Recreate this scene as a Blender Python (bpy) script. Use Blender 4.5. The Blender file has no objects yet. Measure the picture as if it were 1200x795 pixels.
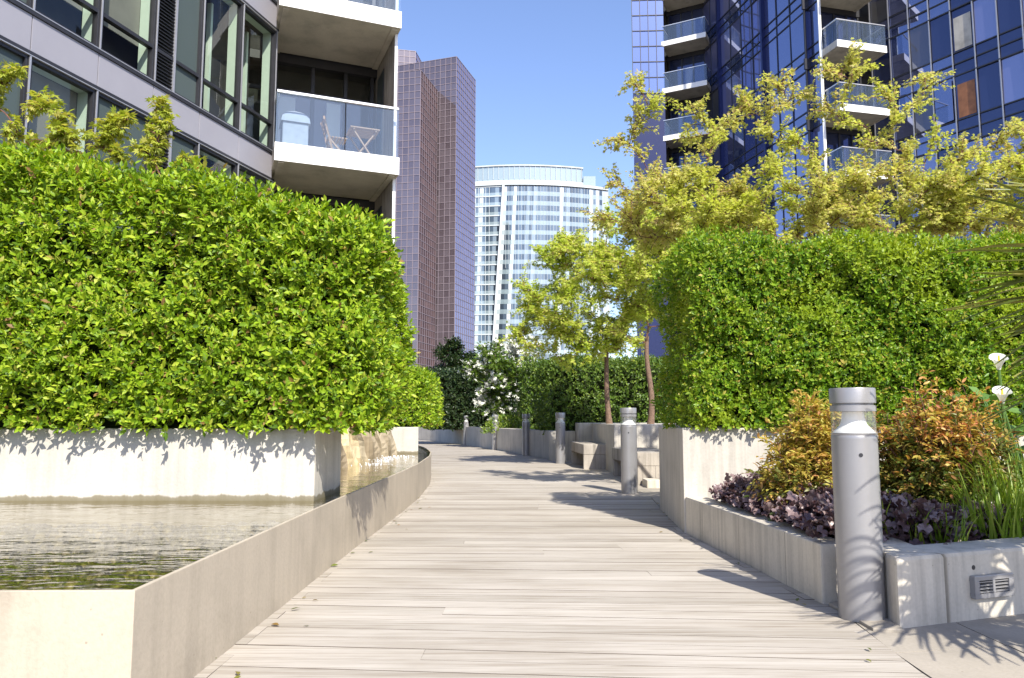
import bpy, bmesh, math, random
import numpy as np
from mathutils import Vector
random.seed(7)
RNG = np.random.default_rng(11)
R = math.radians
scene = bpy.context.scene
COL = scene.collection

# ------------------------------------------------------------------ camera
CAM_H = 0.93
PITCH = R(6.0)
cd = bpy.data.cameras.new('camera')
cam = bpy.data.objects.new('camera', cd)
COL.objects.link(cam)
cam.location = (0, 0, CAM_H)
cam.rotation_euler = (R(90) + PITCH, 0, 0)
cd.sensor_fit = 'HORIZONTAL'
cd.sensor_width = 36.0
cd.lens = 27.0
cd.clip_start = 0.05
cd.clip_end = 5000
scene.camera = cam

# ------------------------------------------------------------------ sky and sun
SUN_EL, SUN_AZ = 43.0, 21.0            # the sun stands behind the viewer, a little to the right
sx, sy, sz = (math.sin(R(SUN_AZ)) * math.cos(R(SUN_EL)), -math.cos(R(SUN_AZ)) * math.cos(R(SUN_EL)), math.sin(R(SUN_EL)))
world = bpy.data.worlds.new('World')
scene.world = world
world.use_nodes = True
wn = world.node_tree
bg = wn.nodes['Background']
sky = wn.nodes.new('ShaderNodeTexSky')
sky.sky_type = 'NISHITA'
sky.sun_disc = False
sky.sun_elevation = R(SUN_EL)
sky.sun_rotation = math.atan2(sx, sy)
sky.air_density = 1.0
sky.dust_density = 0.8
sky.ozone_density = 3.5
tint = wn.nodes.new('ShaderNodeMix')
tint.data_type = 'RGBA'
tint.blend_type = 'MULTIPLY'
tint.inputs[0].default_value = 1.0
tint.inputs[7].default_value = (1.10, 1.02, 1.10, 1)
wn.links.new(sky.outputs[0], tint.inputs[6])
wn.links.new(tint.outputs[2], bg.inputs[0])
bg.inputs[1].default_value = 0.15
ld = bpy.data.lights.new('sun', 'SUN')
ld.energy = 5.0
ld.angle = R(0.5)
ld.color = (1.0, 0.95, 0.85)
sun = bpy.data.objects.new('sun', ld)
COL.objects.link(sun)
sun.location = (20, -40, 50)
sun.rotation_euler = Vector((-sx, -sy, -sz)).to_track_quat('-Z', 'Y').to_euler()
scene.view_settings.view_transform = 'Standard'
scene.view_settings.look = 'None'
scene.view_settings.exposure = 0.74
scene.view_settings.gamma = 1.0
scene.render.engine = 'CYCLES'
try:
    scene.cycles.use_denoising = True
    scene.cycles.max_bounces = 8
    scene.cycles.transparent_max_bounces = 12
    scene.cycles.caustics_reflective = False
    scene.cycles.caustics_refractive = False
    scene.cycles.sample_clamp_indirect = 6.0
except Exception:
    pass

# ------------------------------------------------------------------ helpers
F_PX = 900.0


def ray(px, py):
    u = (px - 600) / F_PX
    v = (397.5 - py) / F_PX
    c, s = math.cos(PITCH), math.sin(PITCH)
    return u, c - v * s, s + v * c


def at(px, py, Y):
    u, y, w = ray(px, py)
    t = Y / y
    return Vector((u * t, Y, CAM_H + w * t))


ORG = {}


def tag(o, label=None, cat=None, group=None, kind=None):
    if label:
        o['label'] = label
    if cat:
        o['category'] = cat
    if group:
        o['group'] = group
    if kind:
        o['kind'] = kind
    return o


def thing(name, label, cat, loc=(0, 0, 0), group=None):
    o = bpy.data.objects.new(name, None)
    o.empty_display_size = 0.2
    COL.objects.link(o)
    o.location = loc
    ORG[o.name] = Vector(loc)
    return tag(o, label, cat, group)


def link(name, me, mat, parent=None, org=None, smooth=False):
    o = bpy.data.objects.new(name, me)
    COL.objects.link(o)
    if mat:
        me.materials.append(mat)
    if parent is not None:
        o.parent = parent
        ORG[o.name] = ORG[parent.name].copy()
    else:
        o.location = org or (0, 0, 0)
        ORG[o.name] = Vector(org or (0, 0, 0))
    if smooth:
        me.polygons.foreach_set('use_smooth', [True] * len(me.polygons))
    return o


def origin_of(parent, org):
    return ORG[parent.name] if parent is not None else Vector(org or (0, 0, 0))


class MB:
    def __init__(self):
        self.v = []
        self.f = []

    def poly(self, *pts):
        n = len(self.v)
        self.v += [tuple(p) for p in pts]
        self.f.append(tuple(range(n, n + len(pts))))

    def hexa(self, p):                      # 8 points: bottom 0-3 ccw, top 4-7
        n = len(self.v)
        self.v += [tuple(q) for q in p]
        for f in ((3, 2, 1, 0), (4, 5, 6, 7), (0, 1, 5, 4), (1, 2, 6, 5), (2, 3, 7, 6), (3, 0, 4, 7)):
            self.f.append(tuple(n + i for i in f))

    def box(self, x0, x1, y0, y1, z0, z1):
        self.hexa([(x0, y0, z0), (x1, y0, z0), (x1, y1, z0), (x0, y1, z0), (x0, y0, z1), (x1, y0, z1), (x1, y1, z1), (x0, y1, z1)])

    def prism(self, poly, z0, z1):          # poly ccw seen from above
        n = len(self.v)
        k = len(poly)
        self.v += [(p[0], p[1], z0) for p in poly] + [(p[0], p[1], z1) for p in poly]
        self.f.append(tuple(n + i for i in range(k - 1, -1, -1)))
        self.f.append(tuple(n + k + i for i in range(k)))
        for i in range(k):
            j = (i + 1) % k
            self.f.append((n + i, n + j, n + k + j, n + k + i))

    def fbox(self, fr, s0, s1, z0, z1, o0, o1):
        P = fr.p
        a = [P(s0, z0, o0), P(s1, z0, o0), P(s1, z0, o1), P(s0, z0, o1), P(s0, z1, o0), P(s1, z1, o0), P(s1, z1, o1), P(s0, z1, o1)]
        self.hexa(a)

    def beam(self, p, q, w, h, up=(0, 0, 1)):
        p, q = Vector(p), Vector(q)
        d = (q - p).normalized()
        u = Vector(up)
        if abs(d.dot(u)) > 0.95:
            u = Vector((1, 0, 0))
        s = d.cross(u).normalized() * (w / 2)
        t = s.cross(d).normalized() * (h / 2)
        self.hexa([p - s - t, p + s - t, q + s - t, q - s - t, p - s + t, p + s + t, q + s + t, q - s + t])

    def tube(self, pts, radii, n=8, cap=True):
        pts = [Vector(p) for p in pts]
        rings = []
        for i, p in enumerate(pts):
            d = (pts[min(i + 1, len(pts) - 1)] - pts[max(i - 1, 0)]).normalized()
            u = Vector((0, 0, 1)) if abs(d.z) < 0.9 else Vector((1, 0, 0))
            a = d.cross(u).normalized()
            b = d.cross(a).normalized()
            base = len(self.v)
            for k in range(n):
                th = 2 * math.pi * k / n
                self.v.append(tuple(p + (a * math.cos(th) + b * math.sin(th)) * radii[i]))
            rings.append(base)
        for i in range(len(rings) - 1):
            for k in range(n):
                j = (k + 1) % n
                self.f.append((rings[i] + k, rings[i] + j, rings[i + 1] + j, rings[i + 1] + k))
        if cap:
            self.f.append(tuple(rings[0] + k for k in range(n - 1, -1, -1)))
            self.f.append(tuple(rings[-1] + k for k in range(n)))

    def lathe(self, prof, cx, cy, n=40):    # prof: (r, z) bottom to top
        rings = []
        for r, z in prof:
            rings.append(len(self.v))
            for k in range(n):
                th = 2 * math.pi * k / n
                self.v.append((cx + r * math.cos(th), cy + r * math.sin(th), z))
        for i in range(len(rings) - 1):
            for k in range(n):
                j = (k + 1) % n
                self.f.append((rings[i] + k, rings[i] + j, rings[i + 1] + j, rings[i + 1] + k))
        self.f.append(tuple(rings[0] + k for k in range(n - 1, -1, -1)))
        self.f.append(tuple(rings[-1] + k for k in range(n)))

    def build(self, name, mat, parent=None, org=None, smooth=False, bevel=0.0, seg=2):
        o0 = origin_of(parent, org)
        me = bpy.data.meshes.new(name)
        me.from_pydata([(v[0] - o0.x, v[1] - o0.y, v[2] - o0.z) for v in self.v], [], self.f)
        me.validate()
        bm = bmesh.new()
        bm.from_mesh(me)
        bmesh.ops.recalc_face_normals(bm, faces=bm.faces)
        if bevel > 0:
            bmesh.ops.remove_doubles(bm, verts=bm.verts, dist=1e-5)
            ed = [e for e in bm.edges if len(e.link_faces) == 2 and e.calc_face_angle(0) > 0.6]
            bmesh.ops.bevel(bm, geom=ed, offset=bevel, segments=seg, affect='EDGES', profile=0.6, clamp_overlap=True)
        bm.to_mesh(me)
        bm.free()
        o = link(name, me, mat, parent, org, False)
        if smooth:
            me.polygons.foreach_set('use_smooth', [True] * len(me.polygons))
            try:
                me.set_sharp_from_angle(angle=R(40))
            except Exception:
                pass
        return o


class Frame:
    """a vertical facade frame: s runs along the facade, o outwards"""
    def __init__(self, A, e):
        self.A = Vector((A[0], A[1], 0))
        self.e = Vector((e[0], e[1], 0)).normalized()
        self.n = Vector((-self.e.y, self.e.x, 0))
        if self.n.dot(Vector((0, 0, 0)) - self.A) < 0:
            self.n = -self.n

    def p(self, s, z, o=0.0):
        q = self.A + self.e * s + self.n * o
        return Vector((q.x, q.y, z))


# --------------------------------------------------------- numpy instancing of small leaves
TEMPL = {
    'laurel': (np.array([(0, 0, 0), (-.8, .28, .05), (0, .3, -.02), (.8, .28, .05), (-.95, .6, .03), (0, .62, -.03), (.95, .6, .03), (0, 1, -.12)]),
               [(0, 2, 1), (0, 3, 2), (1, 2, 5, 4), (2, 3, 6, 5), (4, 5, 7), (5, 6, 7)]),
    'small': (np.array([(0, 0, 0), (-1, .5, .12), (0, 1, -.08), (1, .5, .12)]), [(0, 2, 1), (0, 3, 2)]),
    'round': (np.array([(0, 0, 0)] + [(1.0 * math.sin(t) * (1 + .13 * math.cos(7 * t)), .5 - .5 * math.cos(t) * (1 + .13 * math.cos(7 * t)), .16 * math.cos(5 * t) - .02) for t in np.linspace(0.25, 2 * math.pi - .25, 15)] + [(0, .5, -.10)]),
              [(16, i, i + 1) for i in range(1, 15)] + [(0, 1, 16), (0, 16, 15)]),
}
_mv = [(0, 0, 0)]
_mf = []
for ang, ln, wd in ((-1.35, .6, .13), (-.68, .86, .15), (0, 1, .16), (.68, .86, .15), (1.35, .6, .13)):
    dx, dy = math.sin(ang), math.cos(ang)
    i = len(_mv)
    _mv += [(dx * ln * .5 - dy * wd, dy * ln * .5 + dx * wd, .03), (dx * ln, dy * ln, -.14 * ln), (dx * ln * .5 + dy * wd, dy * ln * .5 - dx * wd, .03)]
    _mf.append((0, i + 2, i + 1, i))
TEMPL['maple'] = (np.array(_mv), _mf)
_sv = []
_sf = []
for j, (z, r) in enumerate(((-1, .5), (-.45, .95), (.35, .95), (.95, .5))):
    for k in range(7):
        th = 2 * math.pi * k / 7
        _sv.append((r * math.cos(th), r * math.sin(th), z))
for j in range(3):
    for k in range(7):
        _sf.append((j * 7 + k, j * 7 + (k + 1) % 7, (j + 1) * 7 + (k + 1) % 7, (j + 1) * 7 + k))
_sf += [tuple(range(6, -1, -1)), tuple(range(21, 28))]
TEMPL['pebble'] = (np.array(_sv), _sf)


def nrm(a):
    return a / np.maximum(np.linalg.norm(a, axis=-1, keepdims=True), 1e-9)


def np_mesh(name, V, faces_one, nv, N, mat, parent=None, org=None, smooth=True):
    o0 = np.array(origin_of(parent, org))
    V = (V - o0).astype(np.float32)
    loops = np.array([i for f in faces_one for i in f])
    tot = np.array([len(f) for f in faces_one])
    L = (loops[None, :] + (np.arange(N) * nv)[:, None]).ravel()
    T = np.tile(tot, N)
    S = np.concatenate([[0], np.cumsum(T)[:-1]])
    me = bpy.data.meshes.new(name)
    me.vertices.add(len(V))
    me.vertices.foreach_set('co', V.ravel())
    me.loops.add(len(L))
    me.loops.foreach_set('vertex_index', L.astype(np.int32))
    me.polygons.add(len(T))
    me.polygons.foreach_set('loop_start', S.astype(np.int32))
    me.polygons.foreach_set('loop_total', T.astype(np.int32))
    me.update(calc_edges=True)
    if smooth:
        me.polygons.foreach_set('use_smooth', np.ones(len(T), dtype=bool))
    return link(name, me, mat, parent, org)


def leaves(name, P, D, Nn, L, wr, templ, mat, parent=None, org=None, smooth=True):
    """P base points, D leaf directions, Nn leaf normals, L lengths, wr half width / length"""
    tv, tf = TEMPL[templ]
    D = nrm(D)
    S = nrm(np.cross(D, Nn))
    W = np.cross(S, D)
    L = np.broadcast_to(np.asarray(L, dtype=float), (len(P),))[:, None, None]
    wr = np.broadcast_to(np.asarray(wr, dtype=float), (len(P),))[:, None]
    V = P[:, None, :] + L * (S[:, None, :] * (tv[None, :, 0:1] * wr[:, :, None]) + D[:, None, :] * tv[None, :, 1:2] + W[:, None, :] * tv[None, :, 2:3])
    return np_mesh(name, V.reshape(-1, 3), tf, len(tv), len(P), mat, parent, org, smooth)


def rnd_dir(n):
    return nrm(RNG.normal(size=(n, 3)))


def lump(p, f):
    x, y, z = p[:, 0] * f, p[:, 1] * f, p[:, 2] * f
    return (np.sin(x * 1.7 + 1.3 * np.sin(z * 1.3 + .4)) + np.sin(z * 2.1 + 1.1 * np.sin(y * 1.9) + 2) + np.sin(y * 1.6 + x * .7 + 1.2 * np.sin(x * 1.1 + z)) + .7 * np.sin(x * 3.3 + z * 2.9) + .7 * np.sin(z * 4.1 - x * 2.3 + y * 2)) / 4.4


# ------------------------------------------------------------------ materials
def new_mat(name):
    m = bpy.data.materials.new(name)
    m.use_nodes = True
    nt = m.node_tree
    b = nt.nodes['Principled BSDF']
    return m, nt, b


def N(nt, t, **kw):
    n = nt.nodes.new(t)
    for k, v in kw.items():
        if k.startswith('i_'):
            n.inputs[k[2:].replace('_', ' ')].default_value = v
        else:
            setattr(n, k, v)
    return n


def ramp(nt, stops, src):
    r = nt.nodes.new('ShaderNodeValToRGB')
    e = r.color_ramp.elements
    while len(e) > 1:
        e.remove(e[-1])
    e[0].position, e[0].color = stops[0][0], (*stops[0][1], 1)
    for p, c in stops[1:]:
        k = e.new(p)
        k.color = (*c, 1)
    nt.links.new(src, r.inputs[0])
    return r.outputs[0]


def mixc(nt, fac, a, b, mode='MIX'):
    m = nt.nodes.new('ShaderNodeMix')
    m.data_type = 'RGBA'
    m.blend_type = mode
    for i, x in ((0, fac), (6, a), (7, b)):
        if hasattr(x, 'is_output'):
            nt.links.new(x, m.inputs[i])
        else:
            m.inputs[i].default_value = x if i == 0 else (*x, 1)
    return m.outputs[2]


def world_pos(nt, scale=(1, 1, 1), rot=(0, 0, 0)):
    g = nt.nodes.new('ShaderNodeNewGeometry')
    mp = nt.nodes.new('ShaderNodeMapping')
    mp.inputs['Scale'].default_value = scale
    mp.inputs['Rotation'].default_value = rot
    nt.links.new(g.outputs['Position'], mp.inputs[0])
    return mp.outputs[0]


def noise(nt, vec, scale, detail=4, rough=.55):
    n = N(nt, 'ShaderNodeTexNoise')
    n.inputs['Scale'].default_value = scale
    n.inputs['Detail'].default_value = detail
    n.inputs['Roughness'].default_value = rough
    nt.links.new(vec, n.inputs['Vector'])
    return n.outputs[0]


def bump(nt, b, h, strength=.3, dist=.01):
    n = nt.nodes.new('ShaderNodeBump')
    n.inputs['Strength'].default_value = strength
    n.inputs['Distance'].default_value = dist
    nt.links.new(h, n.inputs['Height'])
    nt.links.new(n.outputs[0], b.inputs['Normal'])


def m_concrete(name, col, var=.12, streak=.25, rough=.85, grain=1.0, tide=None, joint=None):
    m, nt, b = new_mat(name)
    v = world_pos(nt)
    vs = world_pos(nt, (9, 9, .5))
    big = noise(nt, v, 1.6, 5, .6)
    st = noise(nt, vs, 1.5, 4, .6)
    fine = noise(nt, v, 60, 3, .6)
    dark = tuple(c * (1 - var * 2.2) for c in col)
    lite = tuple(min(1, c * (1 + var)) for c in col)
    c1 = ramp(nt, [(.3, dark), (.52, col), (.75, lite)], big)
    s2 = ramp(nt, [(.32, (1 - streak,) * 3), (.55, (1, 1, 1))], st)
    c2 = mixc(nt, 1.0, c1, s2, 'MULTIPLY')
    f2 = ramp(nt, [(.3, (.86, .86, .85)), (.6, (1, 1, 1))], fine)
    c3 = mixc(nt, .6 * grain, c2, f2, 'MULTIPLY')
    # small pits
    vo = N(nt, 'ShaderNodeTexVoronoi')
    vo.inputs['Scale'].default_value = 14
    nt.links.new(v, vo.inputs['Vector'])
    pit = ramp(nt, [(.035, (.45, .42, .38)), (.07, (1, 1, 1))], vo.outputs['Distance'])
    c4 = mixc(nt, .55, c3, pit, 'MULTIPLY')
    if joint:                                  # narrow casting joints across the wall
        spj = nt.nodes.new('ShaderNodeSeparateXYZ')
        nt.links.new(world_pos(nt, joint), spj.inputs[0])
        sm = N(nt, 'ShaderNodeMath', operation='ADD')
        nt.links.new(spj.outputs[0], sm.inputs[0])
        nt.links.new(spj.outputs[1], sm.inputs[1])
        fr_ = N(nt, 'ShaderNodeMath', operation='FRACT')
        nt.links.new(sm.outputs[0], fr_.inputs[0])
        fj = ramp(nt, [(.0, (.35, .33, .30)), (.008, (.5, .48, .45)), (.014, (1, 1, 1))], fr_.outputs[0])
        c4 = mixc(nt, .9, c4, fj, 'MULTIPLY')
    if tide:                                   # algae stain that the pool leaves just above its surface
        sp = nt.nodes.new('ShaderNodeSeparateXYZ')
        nt.links.new(world_pos(nt), sp.inputs[0])
        ns = noise(nt, world_pos(nt, (3, 3, 1)), 2.5, 5, .65)
        ma = N(nt, 'ShaderNodeMath', operation='MULTIPLY_ADD')
        ma.inputs[1].default_value = .09
        nt.links.new(ns, ma.inputs[0])
        ma.inputs[2].default_value = tide - .03
        sb = N(nt, 'ShaderNodeMath', operation='SUBTRACT')
        nt.links.new(ma.outputs[0], sb.inputs[0])
        nt.links.new(sp.outputs[2], sb.inputs[1])
        f = ramp(nt, [(0, (0, 0, 0)), (.012, (.75, .75, .75)), (.06, (.9, .9, .9))], sb.outputs[0])
        c4 = mixc(nt, f, c4, (.13, .105, .045))
    nt.links.new(c4, b.inputs['Base Color'])
    b.inputs['Roughness'].default_value = rough
    b.inputs['Specular IOR Level'].default_value = .3
    bump(nt, b, fine, .25, .004)
    return m


def m_plain(name, col, rough=.5, metal=0.0, var=.08, scale=6, spec=.5):
    m, nt, b = new_mat(name)
    n = noise(nt, world_pos(nt), scale, 4)
    c = ramp(nt, [(.3, tuple(x * (1 - var) for x in col)), (.7, tuple(min(1, x * (1 + var)) for x in col))], n)
    nt.links.new(c, b.inputs['Base Color'])
    b.inputs['Roughness'].default_value = rough
    b.inputs['Metallic'].default_value = metal
    b.inputs['Specular IOR Level'].default_value = spec
    return m


def m_leaf(name, stops, transl=.3, rough=.38, spec=.45, patch=0.0, patchcol=None, tcol=None):
    """leaf colour varies from leaf to leaf; part of the light passes through"""
    m, nt, b = new_mat(name)
    g = nt.nodes.new('ShaderNodeNewGeometry')
    c = ramp(nt, stops, g.outputs['Random Per Island'])
    if patchcol:
        pn = noise(nt, world_pos(nt), patch, 3)
        f = ramp(nt, [(.45, (0, 0, 0)), (.68, (1, 1, 1))], pn)
        c = mixc(nt, f, c, patchcol)
    nt.links.new(c, b.inputs['Base Color'])
    b.inputs['Roughness'].default_value = rough
    b.inputs['Specular IOR Level'].default_value = spec
    t = nt.nodes.new('ShaderNodeBsdfTranslucent')
    t2 = mixc(nt, 1.0, c, tcol or (1.25, 1.2, .6), 'MULTIPLY')
    nt.links.new(t2, t.inputs['Color'])
    mx = nt.nodes.new('ShaderNodeMixShader')
    mx.inputs[0].default_value = transl
    out = nt.nodes['Material Output']
    nt.links.new(b.outputs[0], mx.inputs[1])
    nt.links.new(t.outputs[0], mx.inputs[2])
    nt.links.new(mx.outputs[0], out.inputs[0])
    return m


def schlick(nt, ior, normal=None):
    """mirror share of a pane seen from either side: F0 + (1 - F0) (1 - cos)^5"""
    f0 = ((ior - 1) / (ior + 1)) ** 2
    lw = nt.nodes.new('ShaderNodeLayerWeight')
    lw.inputs[0].default_value = .5
    if normal is not None:
        nt.links.new(normal, lw.inputs['Normal'])
    pw = N(nt, 'ShaderNodeMath', operation='POWER')
    pw.inputs[1].default_value = 5.0
    nt.links.new(lw.outputs['Facing'], pw.inputs[0])
    ma = N(nt, 'ShaderNodeMath', operation='MULTIPLY_ADD')
    ma.inputs[1].default_value = 1 - f0
    ma.inputs[2].default_value = f0
    nt.links.new(pw.outputs[0], ma.inputs[0])
    return ma.outputs[0]


def m_clear(name, tint, refl=(1, 1, 1), base=.06, haze=None, hazef=0.0, ior=1.45):
    """see-through pane: tinted transmission plus fresnel mirror"""
    m, nt, b = new_mat(name)
    out = nt.nodes['Material Output']
    tr = nt.nodes.new('ShaderNodeBsdfTransparent')
    tr.inputs[0].default_value = (*tint, 1)
    gl = nt.nodes.new('ShaderNodeBsdfGlossy')
    gl.inputs['Color'].default_value = (*refl, 1)
    gl.inputs['Roughness'].default_value = 0.01
    fr = schlick(nt, ior)
    ad = N(nt, 'ShaderNodeMath', operation='ADD')
    ad.inputs[1].default_value = base
    ad.use_clamp = True
    nt.links.new(fr, ad.inputs[0])
    mx = nt.nodes.new('ShaderNodeMixShader')
    nt.links.new(ad.outputs[0], mx.inputs[0])
    last = tr.outputs[0]
    if haze:
        df = nt.nodes.new('ShaderNodeBsdfDiffuse')
        df.inputs[0].default_value = (*haze, 1)
        m2 = nt.nodes.new('ShaderNodeMixShader')
        m2.inputs[0].default_value = hazef
        nt.links.new(last, m2.inputs[1])
        nt.links.new(df.outputs[0], m2.inputs[2])
        last = m2.outputs[0]
    nt.links.new(last, mx.inputs[1])
    nt.links.new(gl.outputs[0], mx.inputs[2])
    nt.links.new(mx.outputs[0], out.inputs[0])
    return m


def m_mirror(name, base_stops, refl, fac, rough=.03, ior=1.5):
    """coated architectural glass: dark body whose tone differs from pane to pane, tinted mirror on top"""
    m, nt, b = new_mat(name)
    out = nt.nodes['Material Output']
    g = nt.nodes.new('ShaderNodeNewGeometry')
    c = ramp(nt, base_stops, g.outputs['Random Per Island'])
    nt.links.new(c, b.inputs['Base Color'])
    b.inputs['Roughness'].default_value = .4
    b.inputs['Specular IOR Level'].default_value = .2
    gl = nt.nodes.new('ShaderNodeBsdfGlossy')
    gl.inputs['Color'].default_value = (*refl, 1)
    gl.inputs['Roughness'].default_value = rough
    fr = schlick(nt, ior)
    ad = N(nt, 'ShaderNodeMath', operation='ADD')
    ad.inputs[1].default_value = fac
    ad.use_clamp = True
    nt.links.new(fr, ad.inputs[0])
    mx = nt.nodes.new('ShaderNodeMixShader')
    nt.links.new(ad.outputs[0], mx.inputs[0])
    nt.links.new(b.outputs[0], mx.inputs[1])
    nt.links.new(gl.outputs[0], mx.inputs[2])
    nt.links.new(mx.outputs[0], out.inputs[0])
    return m


def m_deck():
    m, nt, b = new_mat('weathered_decking')
    g = nt.nodes.new('ShaderNodeNewGeometry')
    v = world_pos(nt, (1.3, 55, 1), (0, 0, R(3)))
    add = N(nt, 'ShaderNodeVectorMath', operation='ADD')
    cmb = nt.nodes.new('ShaderNodeCombineXYZ')
    mul = N(nt, 'ShaderNodeMath', operation='MULTIPLY')
    mul.inputs[1].default_value = 37.0
    nt.links.new(g.outputs['Random Per Island'], mul.inputs[0])
    nt.links.new(mul.outputs[0], cmb.inputs[0])
    nt.links.new(v, add.inputs[0])
    nt.links.new(cmb.outputs[0], add.inputs[1])
    gr = noise(nt, add.outputs[0], 1.6, 6, .65)
    big = noise(nt, world_pos(nt, (.8, 1.6, 1)), 1.1, 5, .6)
    per = ramp(nt, [(0, (.37, .34, .295)), (.25, (.42, .387, .337)), (.6, (.45, .415, .365)), (.85, (.48, .445, .392)), (1, (.39, .358, .31))], g.outputs['Random Per Island'])
    gc = ramp(nt, [(.28, (.66, .62, .57)), (.5, (.96, .95, .94)), (.75, (1.1, 1.09, 1.08))], gr)
    c1 = mixc(nt, 1.0, per, gc, 'MULTIPLY')
    st = noise(nt, world_pos(nt, (.5, 16, 1), (0, 0, R(2))), 1.5, 4, .7)
    sc_ = ramp(nt, [(.33, (.70, .66, .61)), (.5, (.97, .96, .95)), (.7, (1.05, 1.05, 1.05))], st)
    c1 = mixc(nt, .85, c1, sc_, 'MULTIPLY')
    bc = ramp(nt, [(.3, (.80, .78, .75)), (.55, (1, 1, 1)), (.75, (1.06, 1.06, 1.06))], big)
    c2 = mixc(nt, .9, c1, bc, 'MULTIPLY')
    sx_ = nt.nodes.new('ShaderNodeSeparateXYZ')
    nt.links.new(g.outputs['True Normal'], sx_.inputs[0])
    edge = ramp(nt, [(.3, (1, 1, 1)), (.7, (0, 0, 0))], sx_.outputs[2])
    c2 = mixc(nt, edge, c2, (.13, .11, .09))          # gap darkness is put into the colour of the board sides
    nt.links.new(c2, b.inputs['Base Color'])
    b.inputs['Roughness'].default_value = .78
    b.inputs['Specular IOR Level'].default_value = .25
    bump(nt, b, gr, .35, .004)
    return m


def m_water():
    m, nt, b = new_mat('pool_water')
    out = nt.nodes['Material Output']
    tr = nt.nodes.new('ShaderNodeBsdfTransparent')
    tr.inputs[0].default_value = (.88, .85, .70, 1)
    gl = nt.nodes.new('ShaderNodeBsdfGlossy')
    gl.inputs['Roughness'].default_value = .015
    gl.inputs['Color'].default_value = (.95, .95, .95, 1)
    n1 = noise(nt, world_pos(nt, (1.6, 4.2, 1)), 1.5, 2, .45)
    n2 = noise(nt, world_pos(nt, (3.0, 6.0, 1)), 4.0, 1, .5)
    a = N(nt, 'ShaderNodeMath', operation='MULTIPLY_ADD')
    a.inputs[1].default_value = .3
    nt.links.new(n2, a.inputs[0])
    nt.links.new(n1, a.inputs[2])
    bp = nt.nodes.new('ShaderNodeBump')
    bp.inputs['Strength'].default_value = .24
    bp.inputs['Distance'].default_value = .03
    nt.links.new(a.outputs[0], bp.inputs['Height'])
    nt.links.new(bp.outputs[0], gl.inputs['Normal'])
    fr = schlick(nt, 1.55, bp.outputs[0])
    mx = nt.nodes.new('ShaderNodeMixShader')
    nt.links.new(fr, mx.inputs[0])
    nt.links.new(tr.outputs[0], mx.inputs[1])
    nt.links.new(gl.outputs[0], mx.inputs[2])
    nt.links.new(mx.outputs[0], out.inputs[0])
    return m


M = {}
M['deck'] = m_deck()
M['ground'] = m_concrete('old_paving', (.22, .20, .175), .15, 0)
M['paving'] = m_concrete('tan_paving', (.36, .32, .265), .12, 0)
M['white_wall'] = m_concrete('pale_concrete', (.55, .515, .45), .07, .16, tide=.425)
M['concrete'] = m_concrete('grey_concrete', (.61, .555, .465), .12, .27, joint=(.12, 1.3, 1))
M['concrete_warm'] = m_concrete('warm_concrete', (.54, .50, .435), .09, .24)
M['pool_wall'] = m_concrete('pool_concrete', (.47, .405, .315), .10, .12, .55)
M['bench'] = m_concrete('board_formed_concrete', (.40, .36, .31), .12, .45)
M['soffit'] = m_concrete('soffit_concrete', (.52, .48, .41), .13, .05)
M['soil'] = m_plain('dark_soil', (.035, .026, .02), .95, 0, .5, 40)
M['core'] = m_plain('twig_and_shade_dark', (.018, .026, .008), .95, 0, .4, 30, .1)  # hedge twigs; also the sheet that stands for shade below the deck
M['bark'] = m_plain('brown_bark', (.16, .105, .075), .85, 0, .35, 40, .2)
M['bark_grey'] = m_plain('grey_bark', (.22, .17, .14), .85, 0, .3, 40, .2)
M['twig'] = m_plain('reddish_twig', (.15, .07, .055), .8, 0, .3, 40, .2)
M['steel'] = m_plain('bollard_paint', (.31, .305, .31), .36, .4, .05, 8)
M['steel_light'] = m_plain('brushed_aluminium', (.72, .71, .70), .28, .7, .05, 20)
M['reflector'] = m_plain('white_reflector', (.85, .85, .83), .3, 0, .02)
M['lens'] = m_clear('lamp_lens', (.93, .94, .93), (1, 1, 1), .04, (.8, .8, .8), .10)
M['dark_metal'] = m_plain('dark_frame', (.035, .035, .04), .4, .3, .1)
M['alu'] = m_plain('aluminium_trim', (.42, .42, .44), .35, .5, .05)
M['panel'] = m_plain('lavender_grey_panel', (.31, .30, .33), .42, .12, .03, 2)
M['white_paint'] = m_plain('white_paint', (.80, .79, .76), .55, 0, .03, 3)
M['mint'] = m_plain('pale_reveal', (.62, .72, .62), .6, 0, .04)
M['blind'] = m_plain('grey_blind', (.26, .245, .22), .8, 0, .15, 1.2)
M['room'] = m_plain('dark_room', (.05, .048, .045), .9, 0, .4, 1.5)
M['opaque_glass'] = m_mirror('grey_green_glass', [(0, (.055, .075, .072)), (1, (.085, .105, .10))], (.8, .86, .84), .0, .06, 1.17)
M['clear_glass'] = m_clear('window_glass', (.74, .78, .74), (.9, .9, .9), .03, ior=1.45)
M['rail_glass'] = m_clear('rail_glass', (.74, .82, .88), (.8, .9, 1), .03, (.34, .45, .62), .11)
M['blue_glass'] = m_mirror('blue_coated_glass', [(0, (.012, .025, .06)), (.5, (.03, .042, .10)), (1, (.07, .072, .16))], (.52, .57, .84), .36, .02, 1.45)
M['navy_glass'] = m_mirror('navy_coated_glass', [(0, (.006, .012, .035)), (1, (.02, .028, .075))], (.42, .48, .80), .13, .02, 1.4)
M['sky_glass'] = m_mirror('sky_mirror_glass', [(0, (.04, .06, .15)), (1, (.07, .10, .2))], (.42, .56, .92), .34, .02, 1.4)
M['lilac_glass'] = m_mirror('lilac_coated_glass', [(0, (.06, .068, .15)), (.5, (.12, .125, .24)), (1, (.19, .19, .32))], (.56, .60, .84), .36, .02, 1.45)
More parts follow.
